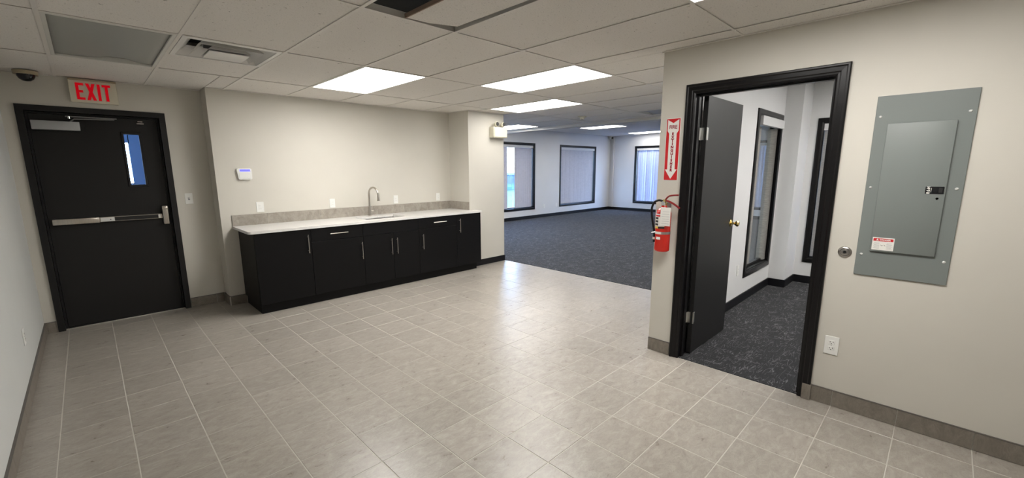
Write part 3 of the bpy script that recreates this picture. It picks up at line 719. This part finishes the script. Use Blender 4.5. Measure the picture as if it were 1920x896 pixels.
# body sides beyond the pier: the run ends in front of it, so trim the last carcass there
last = [o for o in bpy.data.objects if o.name.startswith('base_cabinet')][-1]
for ch in last.children:
    if ch.name.startswith('carcass'):
        m_ = MB(); m_.box(3.775, 3.793, bodyY, YK-0.012, 0.10, box_t); m_.box(4.217, 4.235, bodyY, PYF-0.003, 0.10, box_t)
        m_.box(3.793, 4.150, bodyY, YK-0.012, 0.10, 0.118); m_.box(4.150, 4.217, bodyY, PYF-0.003, 0.10, 0.118); m_.box(3.793, 4.217, bodyY, bodyY+0.02, box_t-0.02, box_t)
        bpy.data.objects.remove(ch); m_.build('carcass', laminate, last); break
# countertop with a sink cut-out
SX0, SX1, SY0, SY1 = 2.46, 3.02, 4.99, 5.32
t = thing('countertop', 'white quartz countertop over the black cabinets', 'countertop', (2.7, 5.1, box_t))
mb = MB(); z0, z1 = box_t, CT
cut = [(1.115, PX0-0.001, YK-0.001)]
def ring(pts_o, pts_i):
    vo = [mb.bm.verts.new((p[0], p[1], z1)) for p in pts_o]; vi = [mb.bm.verts.new((p[0], p[1], z1)) for p in pts_i]
    return vo, vi
rc = [(1.150-0.035*math.cos(k*PI/12), CFY+0.035-0.035*math.sin(k*PI/12), z0) for k in range(7)]
mb.poly_prism([Vector(p) for p in rc+[(SX0, CFY, z0), (SX0, YK-0.001, z0), (1.115, YK-0.001, z0)]], (0, 0, z1-z0)); mb.box(SX1, PX0-0.002, CFY, YK-0.001, z0, z1)
mb.box(SX0, SX1, CFY, SY0, z0, z1); mb.box(SX0, SX1, SY1, YK-0.001, z0, z1); mb.box(PX0-0.002, 4.248, CFY, PYF-0.002, z0, z1)
bmesh.ops.remove_doubles(mb.bm, verts=mb.bm.verts, dist=0.0001)
inner = [f for f in mb.bm.faces if False]
mb.build('slab', quartz, t)
# backsplash tiles
def splash_group():
    root = thing('backsplash', 'low backsplash of streaked grey porcelain tiles behind the counter', 'backsplash', (2.7, YK, CT))
    e = [1.118, 1.478, 2.088, 2.698, 3.308, 3.918, PX0-0.001]
    for p, q in zip(e, e[1:]): box('tile', splash_m, p+0.001, q-0.001, YK-0.010, YK, CT, CT+0.122, root, 0.001)
    box('tile', splash_m, PX0-0.010, PX0, PYF+0.002, YK-0.011, CT, CT+0.122, root, 0.001)
    box('grout_line', grout, 1.12, PX0-0.002, YK-0.007, YK, CT, CT+0.118, root)
splash_group()
# sink
t = thing('sink', 'undermount steel sink set in the white countertop', 'sink', ((SX0+SX1)/2, (SY0+SY1)/2, 0.70))
mb = MB()
b_ = [(SX0-0.005, SY0-0.005), (SX1+0.005, SY0-0.005), (SX1+0.005, SY1+0.005), (SX0-0.005, SY1+0.005)]
mb.box(SX0-0.007, SX0-0.001, SY0-0.007, SY1+0.007, 0.70, box_t-0.001); mb.box(SX1+0.001, SX1+0.007, SY0-0.007, SY1+0.007, 0.70, box_t-0.001)
mb.box(SX0-0.001, SX1+0.001, SY0-0.007, SY0-0.001, 0.70, box_t-0.001); mb.box(SX0-0.001, SX1+0.001, SY1+0.001, SY1+0.007, 0.70, box_t-0.001)
mb.box(SX0-0.001, SX1+0.001, SY0-0.001, SY1+0.001, 0.70, 0.706); mb.build('basin', steel, t)
MB().lathe([(0.0, 0.001), (0.02, 0.001), (0.035, 0.004), (0.042, 0.003), (0.045, 0)], (2.74, 5.16, 0.706), 'Z', 24).build('drain', chrome, t, True)
# faucet
fx, fy = 2.715, 5.395
t = thing('faucet', 'tall gooseneck pull-down faucet in brushed nickel', 'faucet', (fx, fy, CT))
MB().lathe([(0.0, 0), (0.027, 0), (0.027, 0.006), (0.022, 0.012), (0.0205, 0.11), (0.018, 0.125), (0.0, 0.126)], (fx, fy, CT), 'Z', 24).build('faucet_body', nickel, t, True)
R2 = 0.088
pts = [(fx, fy, CT+0.10), (fx, fy, CT+0.2), (fx, fy, CT+0.285)]+[(fx+0.02*(1-math.cos(k*PI/10)), fy-R2*(1-math.cos(k*PI/10)), CT+0.285+0.098*math.sin(k*PI/10)) for k in range(1, 10)]
MB().tube(pts, 0.0125, 14).build('spout', nickel, t, True)
e_ = pts[-1]
MB().tube([e_, (e_[0]+0.002, e_[1]-0.004, e_[2]-0.02), (e_[0]+0.003, e_[1]-0.006, e_[2]-0.065), (e_[0]+0.004, e_[1]-0.008, e_[2]-0.11)], [0.0135, 0.014, 0.016, 0.021], 16).build('spray_head', nickel, t, True)
MB().tube([(fx, fy, CT+0.065), (fx+0.05, fy-0.005, CT+0.065)], 0.013, 12).tube([(fx+0.042, fy-0.005, CT+0.065), (fx+0.052, fy-0.010, CT+0.10), (fx+0.066, fy-0.018, CT+0.125)], 0.005, 8).build('handle', nickel, t, True)

# emergency light on the pier
t = thing('emergency_light', 'cream emergency light box with two round lamp heads on the pier', 'emergency light', (4.74, PYF, 1.97))
box('battery_box', ivory_pl, 4.585, 4.875, PYF-0.10, PYF, 1.985, 2.145, t, 0.006, 2)
box('box_lid', ivory_pl, 4.60, 4.862, PYF-0.108, PYF-0.10, 1.995, 2.135, t, 0.003)
for xx in (4.66, 4.80):
    h_ = MB().lathe([(0, -0.035), (0.030, -0.033), (0.038, -0.02), (0.036, 0.0), (0.02, 0.03), (0, 0.034)], (xx, PYF-0.07, 2.188), 'Y', 24).build('lamp_head', ivory_pl, t, True)
    MB().lathe([(0, -0.004), (0.029, -0.003), (0.030, 0), (0, 0.001)], (xx, PYF-0.107, 2.188), 'Y', 20).build('lens', chrome, h_, True)
    MB().tube([(xx, PYF-0.06, 2.143), (xx, PYF-0.06, 2.165)], 0.01, 8).build('lamp_stem', ivory_pl, t)

# ------------------------------------------------------------------ side door
fs = fnX(XR, 1)
a0, a1, b0, b1 = SIDE_O
prof = [(-0.004, 0), (-0.004, 0.010), (0.006, 0.014), (0.016, 0.012), (0.022, 0.017), (0.045, 0.018), (0.052, 0.024), (0.060, 0.024), (0.065, 0.018), (0.065, 0.0)]
door2 = MB().frame(fs, a0, a1, b0, b1, prof, closed=False).build('door_2', black_trim, None, kind='structure')
MB().frame(fs, a0, a1, b0, b1, [(0, 0.0), (0, -WT), (-0.004, -WT), (-0.004, -0.0)], closed=False).build('jamb', black_trim, door2)
MB().frame(fs, a0+0.004, a1-0.004, b0, b1-0.004, [(0, -0.03), (0, -0.07), (-0.012, -0.07), (-0.012, -0.03)], closed=False).build('door_stop', black_trim, door2)
MB().frame(fnX(XR+WT, -1), a0, a1, b0, b1, prof, closed=False).build('casing', black_trim, door2)
D0, D1 = 3.372, 4.122
leaf2 = box('door_leaf', door_black, D0, D1, 1.298, 1.333, 0.014, 2.028, door2, 0.0015)
for zc in (1.752, 0.315):
    h_ = MB(); h_.box(D0-0.001, D0+0.030, 1.2958, 1.298, zc-0.045, zc+0.045, 0.0008); h_.box(3.325, 3.362, 1.3375, 1.3408, zc-0.045, zc+0.045, 0.0008)
    h_.box(3.362, D0, 1.315, 1.3408, zc-0.045, zc+0.045)
    h_.tube([(D0-0.004, 1.294, zc-0.046), (D0-0.004, 1.294, zc+0.046)], 0.006, 10); h_.build('hinge', steel, door2, True)
kx, kz = 4.055, 1.02
MB().lathe([(0, 0.0), (0.032, 0.0), (0.032, -0.004), (0.024, -0.010), (0.011, -0.012), (0.010, -0.035), (0.016, -0.040), (0.026, -0.052), (0.027, -0.060), (0.018, -0.070), (0.0, -0.072)], (kx, 1.298, kz), 'Y', 28).build('door_knob', brass, door2, True)
MB().lathe([(0, 0.0), (0.032, 0.0), (0.032, 0.004), (0.024, 0.010), (0.011, 0.012), (0.010, 0.035), (0.016, 0.040), (0.026, 0.052), (0.027, 0.060), (0.018, 0.070), (0.0, 0.072)], (kx, 1.333, kz), 'Y', 28).build('door_knob', brass, door2, True)

# ------------------------------------------------------------------ fire extinguisher sign
t = thing('fire_extinguisher_sign', 'red and white FIRE EXTINGUISHER arrow sign above the extinguisher', 'sign', (XR, 1.495, 1.41))
sx0, sx1, sz0, sz1 = 1.444, 1.547, 1.412, 1.868
box('sign_board', white_print, XR-0.003, XR, sx0-0.003, sx1+0.003, sz0-0.003, sz1+0.003, t)
xs_ = XR-0.0034
def flat(pts, nm, m_, par, x=xs_, th=0.0006): return MB().poly_prism([Vector((x, p[0], p[1])) for p in pts], (-th, 0, 0)).build(nm, m_, par)
flat([(sx0, sz0), (sx1, sz0), (sx1, sz1), (sx0, sz1)], 'red_field', red_print, t)
yc = (sx0+sx1)/2
def M_(u, z): return (yc-u, z)               # u to the right as seen
arrow = [(-0.043, sz1-0.006), (0, sz1-0.032), (0.043, sz1-0.006), (0.043, sz1-0.088), (0.029, sz1-0.108), (0.029, sz0+0.080), (0.046, sz0+0.080), (0, sz0+0.008), (-0.046, sz0+0.080), (-0.029, sz0+0.080), (-0.029, sz1-0.108), (-0.043, sz1-0.088)]
flat([M_(*p) for p in arrow], 'white_arrow', white_print, t, xs_-0.0007)
fl = lambda zc_: (lambda u, v, d: (xs_-0.0016-d, yc-u, zc_+v))
text_obj('lettering', 'FIRE', 0.037, maroon_print, t, fl(sz1-0.062), 0.0003, 0.0010, sx=0.92)
for i, ch in enumerate('EXTINGUISHER'):
    text_obj('letter', ch, 0.0270, maroon_print, t, fl(sz1-0.112-0.0245*i), 0.0003, 0.0018)

# ------------------------------------------------------------------ fire extinguisher
ex, ey = 3.168, 1.494
t = thing('fire_extinguisher', 'red fire extinguisher hanging on the wall end beside the black door frame', 'fire extinguisher', (ex, ey, 0.862))
MB().lathe([(0, 0.0), (0.045, 0.0), (0.054, 0.008), (0.0555, 0.02), (0.0555, 0.295), (0.050, 0.318), (0.036, 0.335), (0.020, 0.345), (0.020, 0.36), (0, 0.361)], (ex, ey, 0.865), 'Z', 36).build('cylinder', red_paint, t, True)
def wrap(nm, m_, z0_, z1_, a0_, a1_, r=0.0562): # angle 180 faces the camera side (-X)
    return MB().lathe([(r, z0_), (r, z1_)], (ex, ey, 0), 'Z', 12, sweep=math.radians(a1_-a0_), start=math.radians(a0_)).build(nm, m_, t, True)
wrap('instruction_label', white_print, 1.062, 1.158, 100, 215)
wrap('label_header', red_print, 1.138, 1.150, 112, 205, 0.0565)
for k in range(3): wrap('label_pictogram', dark_slot, 1.068+0.024*k, 1.085+0.024*k, 118+k*4, 165, 0.0566)
wrap('yellow_band', yellow_print, 1.046, 1.060, 110, 165)
wrap('dark_band', dark_slot, 1.046, 1.060, 165, 215)
wrap('strap', steel, 1.003, 1.022, 60, 300, 0.0575)
wrap('small_label', white_print, 0.962, 0.982, 150, 188)
wrap('class_label', white_print, 1.004, 1.021, 140, 192, 0.0580)
MB().lathe([(0, 0), (0.021, 0), (0.021, 0.022), (0.013, 0.026), (0.013, 0.045), (0, 0.046)], (ex, ey, 1.222), 'Z', 20).build('valve', brass, t, True)
MB().tube([(ex, ey-0.005, 1.262), (ex-0.004, ey-0.030, 1.290), (ex-0.004, ey-0.065, 1.300), (ex-0.004, ey-0.108, 1.303)], 0.0065, 8, 3).build('squeeze_lever', lever_red, t, True)
MB().tube([(ex, ey-0.005, 1.258), (ex-0.004, ey-0.030, 1.255), (ex-0.004, ey-0.075, 1.236), (ex-0.004, ey-0.122, 1.205)], 0.0075, 8, 3).build('carry_handle', lever_red, t, True)
MB().tube([(ex, ey+0.012, 1.252), (ex-0.003, ey+0.045, 1.258), (ex-0.004, ey+0.080, 1.240), (ex-0.004, ey+0.098, 1.185), (ex-0.004, ey+0.088, 1.10), (ex-0.002, ey+0.070, 1.02), (ex, ey+0.068, 0.98)], 0.0085, 10, 6).build('hose', rubber_black, t, True)
MB().lathe([(0, 0), (0.011, 0), (0.009, 0.05), (0, 0.051)], (ex, ey+0.068, 0.930), 'Z', 14).build('nozzle', rubber_black, t, True)
MB().lathe([(0.0112, 0), (0.0112, 0.018)], (ex, ey+0.068, 0.952), 'Z', 14).build('nozzle_band', white_print, t, True)
MB().tube([(ex-0.03, ey+0.045, 1.015), (ex-0.02, ey+0.082, 1.005), (ex+0.01, ey+0.084, 1.0)], 0.003, 6, 4).build('hose_clip', steel, t)
box('wall_bracket', galv, ex+0.055, XR, ey-0.018, ey+0.018, 0.97, 1.24, t)
tg = box('inspection_tag', white_print, ex-0.064, ex-0.0628, ey-0.082, ey-0.004, 1.072, 1.212, t)
tg.rotation_euler = (0, 0, 0)
for k in range(6): box('print_line', grey_print, ex-0.0648, ex-0.0641, ey-0.074, ey-0.014-0.004*(k % 3), 1.088+k*0.018, 1.0895+k*0.018, tg)
MB().tube([(ex-0.0634, ey-0.036, 1.208), (ex-0.03, ey-0.02, 1.235), (ex-0.012, ey-0.004, 1.245)], 0.0018, 6).build('tag_tie', steel, tg)
MB().lathe([(0, 0), (0.016, 0), (0.016, -0.012), (0, -0.013)], (ex-0.013, ey, 1.238), 'X', 20).build('pressure_gauge', chrome, t, True)

# ------------------------------------------------------------------ electrical panel
t = thing('electrical_panel', 'grey metal electrical panel with a hinged door on the right wall', 'electrical panel', (XR, 0.135, 0.873))
box('panel_frame', panel_grey, XR-0.009, XR, -0.059, 0.330, 0.872, 1.886, t, 0.002)
pd = box('panel_door', panel_grey, XR-0.022, XR-0.009, 0.003, 0.272, 1.022, 1.734, t, 0.003, 2)
for y_, z_ in ((0.308, 1.775), (-0.035, 1.775), (0.307, 1.385), (-0.035, 1.385), (0.306, 0.996), (-0.036, 0.996)):
    MB().lathe([(0.0, -0.0045), (0.004, -0.004), (0.0072, -0.001), (0.0075, 0), (0, 0.001)], (XR-0.009, y_, z_), 'X', 16).build('screw', screw_m, t, True)
lt = box('latch', black_gloss, XR-0.025, XR-0.021, 0.010, 0.081, 1.358, 1.396, pd, 0.001)
box('latch_recess', dark_slot, XR-0.0262, XR-0.0245, 0.016, 0.030, 1.364, 1.390, pd)
text_obj('lettering', 'E\u00b7T\u00b7N', 0.016, white_print, pd, lambda u, v, d: (XR-0.0255-d, 0.070-v, 1.377+u), 0.0002, 0.0008)
box('print_line', white_print, XR-0.0256, XR-0.0252, 0.0575, 0.0590, 1.366, 1.388, pd)
MB().lathe([(0.0055, 0), (0.0065, -0.001), (0.0075, 0)], (XR-0.022, 0.031, 1.333), 'X', 20).build('knockout', panel_grey, pd, True)
lb_ = box('warning_label', white_print, XR-0.0226, XR-0.0221, 0.170, 0.264, 1.031, 1.103, pd)
box('label_header', red_print, XR-0.0230, XR-0.0227, 0.174, 0.260, 1.082, 1.098, pd)
text_obj('lettering', '\u25b2 DANGER', 0.013, white_print, pd, lambda u, v, d: (XR-0.0233-d, 0.217-u, 1.0900+v), 0.0001, 0.0004, sx=0.9)
for k in range(6):
    box('print_line', grey_print, XR-0.0230, XR-0.0227, 0.232, 0.258-0.003*(k % 2), 1.040+k*0.0062, 1.0412+k*0.0062, pd)
    box('print_line', grey_print, XR-0.0230, XR-0.0227, 0.177+0.003*(k % 2), 0.201, 1.040+k*0.0062, 1.0412+k*0.0062, pd)
MB().tube([(XR-0.023, 0.226, 1.062), (XR-0.023, 0.221, 1.055), (XR-0.023, 0.217, 1.061)], 0.0009, 5).tube([(XR-0.023, 0.212, 1.063), (XR-0.023, 0.206, 1.056)], 0.0009, 5).build('pictogram', dark_slot, pd)

box('base_tile', base_tile_m, XR-0.030, XR-0.0242, 0.459, 0.507, 0.001, 0.106, bpy.data.objects.get('baseboard_right'))
box('base_tile', base_tile_m, XR-0.0242, XR-0.0112, 0.459, 0.4645, 0.001, 0.106, bpy.data.objects.get('baseboard_right'))
# round metal wall bumper
t = thing('wall_bumper', 'round brushed metal door bumper between the door frame and the electrical panel', 'door stop', (XR, 0.384, 0.996))
MB().lathe([(0, 0.0), (0.033, 0.0), (0.034, -0.003), (0.030, -0.008), (0.024, -0.010), (0.021, -0.006), (0.017, -0.006), (0.015, -0.010), (0.009, -0.011), (0.008, -0.004), (0, -0.003)], (XR, 0.384, 0.996), 'X', 36).build('bumper_ring', brushed('bumper_metal', (0.42, 0.40, 0.38), 0.3), t, True)
MB().lathe([(0, -0.0045), (0.0078, -0.0045), (0.0078, -0.004), (0, -0.004)], (XR, 0.384, 0.996), 'X', 20).build('rubber_centre', dark_slot, t)

# ------------------------------------------------------------------ ceiling lights
frame_white = mat('fixture_white', (0.66, 0.65, 0.61), 0.45)
def troffer(label, x0, y0, w, l, z, lit, sag=False, lm=None):
    t = thing('ceiling_light', label, 'ceiling light', (x0+w/2, y0+l/2, z), 'lit fluorescent ceiling panels' if False else None)
    i = 0.018 if lit else 0.034
    mb_ = MB(); fn = lambda a, b, v: (a, b, z-v)
    mb_.frame(fn, x0+i, x0+w-i, y0+i, y0+l-i, [(0, 0.004), (0, -0.03), (i-0.001, -0.03), (i-0.001, -0.001), (i*0.5, 0.003)]).build('frame', frame_white, t)
    box('housing', frame_white, x0+0.002, x0+w-0.002, y0+0.002, y0+l-0.002, z+0.08, z+0.084, t)
    if lit:
        d = MB(); d.box(x0+i, x0+w-i, y0+i, y0+l-i, z+0.004, z+0.006).build('diffuser', lm or lit_m, t)
    else:
        bm_ = MB(); nx, ny = 10, 16; g = []
        for a in range(nx+1):
            row = []
            for b in range(ny+1):
                u, v = a/nx, b/ny
                zz = z+0.010
                if sag: zz += -0.020*math.sin(PI*u)*math.sin(PI*v)+0.035*math.exp(-((u-0.62)**2/0.03))*max(0, (v-0.85)/0.15)
                row.append(bm_.bm.verts.new((x0+i+(w-2*i)*u, y0+i+(l-2*i)*v, zz)))
            g.append(row)
        for a in range(nx):
            for b in range(ny): bm_.bm.faces.new((g[a][b], g[a+1][b], g[a+1][b+1], g[a][b+1]))
        d = bm_.build('diffuser', unlit_m, t, True)
        sm = d.modifiers.new('thickness', 'SOLIDIFY'); sm.thickness = 0.002
    return t
CW, CL = 0.628, 1.222
troffer('bright ceiling light panel nearest the kitchen counter', 1.806, 3.52, CW, CL-0.002, CZ, True)
troffer('bright ceiling light panel, largest and highest of the row leading to the carpeted room', 3.065, 2.295, 0.625, 1.225, CZ, True)
troffer('bright ceiling light panel just in front of the emergency light pier', 4.315, 3.52, 0.625, CL-0.002, CZ, True, lm=dim_m)
troffer('small bright ceiling light panel right beside the emergency light heads', 6.20, 5.96, CW+0.002, CL-0.002, CZ, True)
troffer('bright ceiling light mostly cut off by the top edge of the photo', 1.806, -0.17, CW, 1.23, CZ, True)
troffer('unlit grey light panel with a sagging lens, above the exit door', -0.076, 3.52, CW, CL-0.002, CZ, False, True)
troffer('unlit bluish light panel at the soffit, left of the fire extinguisher arrow sign', 6.20, 2.295, CW+0.002, 1.225, CZ, False, True)
troffer('bright ceiling light in the far bluish ceiling, the nearer one past the soffit', 10.5, 6.45, 0.63, 1.22, CZF, True, lm=dim_m)
troffer('bright ceiling light in the far bluish ceiling, the farther one at the end wall', 13.2, 6.45, 0.63, 1.22, CZF, True, lm=dim_m)
troffer('unseen ceiling light added behind the partition to brighten the far room', 10.5, 2.78, 0.63, 1.22, CZF, True)  # fixture out of view, added to lift the far room's brightness
troffer('ceiling light of the side room above the doorway view', 5.42, -0.85, 0.60, 1.20, CZS-0.012, True)

troffer('unseen ceiling light added just past the soffit beam for brightness', 7.99, 6.45, 0.63, 1.22, CZF, True)  # out-of-sight panel put in for extra light in the far room
troffer('unseen ceiling light added past the soffit beam, near the partition, for brightness', 7.99, 2.78, 0.63, 1.22, CZF, True)  # another unseen panel, added only to brighten the far room
troffer('unseen ceiling light added to brighten the side room near its doorway', 4.3, -0.85, 0.60, 1.20, CZS-0.012, True)  # second side room panel, unseen, added because the walls stayed dim
# air diffuser
t = thing('air_vent', 'square white ceiling air diffuser with dark gaps, in front of the kitchen wall', 'vent', (0.866, 3.825, CZ))
vx, vy, vr = 0.866, 3.825, 0.300
vent_m = paint('vent_paint', (0.74, 0.73, 0.70), 0.4, 0.15)
fn = lambda a, b, v: (a, b, CZ-v)
MB().frame(fn, vx-vr+0.03, vx+vr-0.03, vy-vr+0.03, vy+vr-0.03, [(0, 0.006), (0.03, 0.004), (0.03, 0.0), (-0.002, 0.0)]).build('vent_frame', vent_m, t)
for k, (ro, ri, zo, zi) in enumerate(((0.272, 0.205, 0.004, -0.060), (0.200, 0.135, 0.012, -0.050), (0.130, 0.070, 0.018, -0.035))):
    MB().frame(lambda a, b, v: (a, b, CZ-v), vx-ri, vx+ri, vy-ri, vy+ri, [(0, zi), (ro-ri, zo), (ro-ri, zo-0.002), (0.002, zi-0.002)]).build('vent_cone', vent_m, t)
box('vent_plate', vent_m, vx-0.125, vx+0.125, vy-0.125, vy+0.125, CZ-0.030, CZ-0.026, t)
box('vent_shade_sheet', plenum, vx-vr+0.02, vx+vr-0.02, vy-vr+0.02, vy+vr-0.02, CZ+0.10, CZ+0.104, t)  # flat dark sheet: shade above the vent put into its colour
box('damper', galv, vx-0.12, vx+0.12, vy+0.09, vy+0.095, CZ+0.03, CZ+0.09, t)

# smoke detector, corner camera and cable raceway
t = thing('smoke_detector', 'small round cream smoke detector on the ceiling before the soffit', 'smoke detector', (6.08, 4.375, CZ))
MB().lathe([(0, 0), (0.068, 0), (0.070, -0.010), (0.062, -0.022), (0.040, -0.028), (0.036, -0.048), (0, -0.050)], (6.08, 4.375, CZ), 'Z', 28).build('detector_body', ivory_pl, t, True)
MB().lathe([(0, -0.052), (0.014, -0.051), (0.016, -0.048), (0, -0.048)], (6.08, 4.375, CZ), 'Z', 16).build('detector_vent', dark_slot, t, True)
t = thing('corner_camera', 'small dark security camera high in the far corner of the carpeted room', 'camera', (13.97, 8.74, 2.55))
box('camera_mount', white_pl, 13.93, 14.03, 8.72, 8.80, 2.56, CZF, t, 0.004)
MB().tube([(13.98, 8.70, 2.60), (13.86, 8.62, 2.59)], 0.035, 12).build('camera_body', black_gloss, t, True)
box('cable_raceway', white_wall_m, XF-0.05, XF-0.005, 8.66, 8.71, 0.10, 2.62, None, 0.004, label='slim painted cable raceway running down the far corner', category='raceway')

# ------------------------------------------------------------------ outside
asphalt = paint('asphalt', (0.05, 0.075, 0.10), 0.9)
struct('ground', MB().box(-12, 50, -12, 45, -0.25, -0.2), asphalt)
blue_wall = mat('blue_siding', (0.020, 0.045, 0.090), 0.6)
bw = thing('neighbouring_building', 'pale blue building seen through the parted blind', 'building', (14, 26, -0.2))
box('wall', mat('pale_siding', (0.03, 0.10, 0.17), 0.6), 6, 34, 26, 32, -0.2, 1.05, bw)
box('roof', mat('roof_snow', (0.10, 0.16, 0.22), 0.7), 5.6, 34.4, 25.6, 32.4, 1.05, 1.2, bw)
for k in range(9): box('window', blue_wall, 7.5+3*k, 8.8+3*k, 25.96, 26.0, 0.3, 0.8, bw)
bark = paint('bark', (0.10, 0.08, 0.07), 0.9)
t = thing('bare_tree', 'bare tree behind the parted blind of the left far window', 'tree', (19.6, 20.0, -0.2))
mb = MB()
def branch(p, d, l, r, n):
    q = p+d*l; mb.tube([p, (p+q)/2+Vector((random.uniform(-.05, .05), random.uniform(-.05, .05), 0)), q], [r, r*0.85, r*0.7], 6)
    if n:
        for k in range(3 if n > 2 else 2):
            e = (d+Vector((random.uniform(-.8, .8), random.uniform(-.8, .8), random.uniform(-.1, .5)))).normalized(); branch(q-d*l*random.uniform(0, .35), e, l*0.72, r*0.6, n-1)
branch(Vector((19.6, 20.0, -0.2)), Vector((0, 0, 1)), 2.4, 0.09, 5)
mb.build('branches', bark, t)
# made-up slotted screen outside the exit door; its gap makes the pane's bright streak
t = thing('streak_screen', 'made-up blue-grey slotted screen outside, its gap gives the bright streak in the exit door pane', 'screen', (0.4, 7.2, -0.2))
box('screen_panel', blue_wall, -1.2, 0.400, 7.2, 7.26, -0.2, 2.5, t)
box('screen_panel', blue_wall, 0.446, 2.2, 7.2, 7.26, -0.2, 2.5, t)
box('screen_head', blue_wall, 0.400, 0.455, 7.2, 7.26, 1.86, 2.5, t)
box('screen_foot', blue_wall, 0.400, 0.455, 7.2, 7.26, -0.2, 1.36, t)
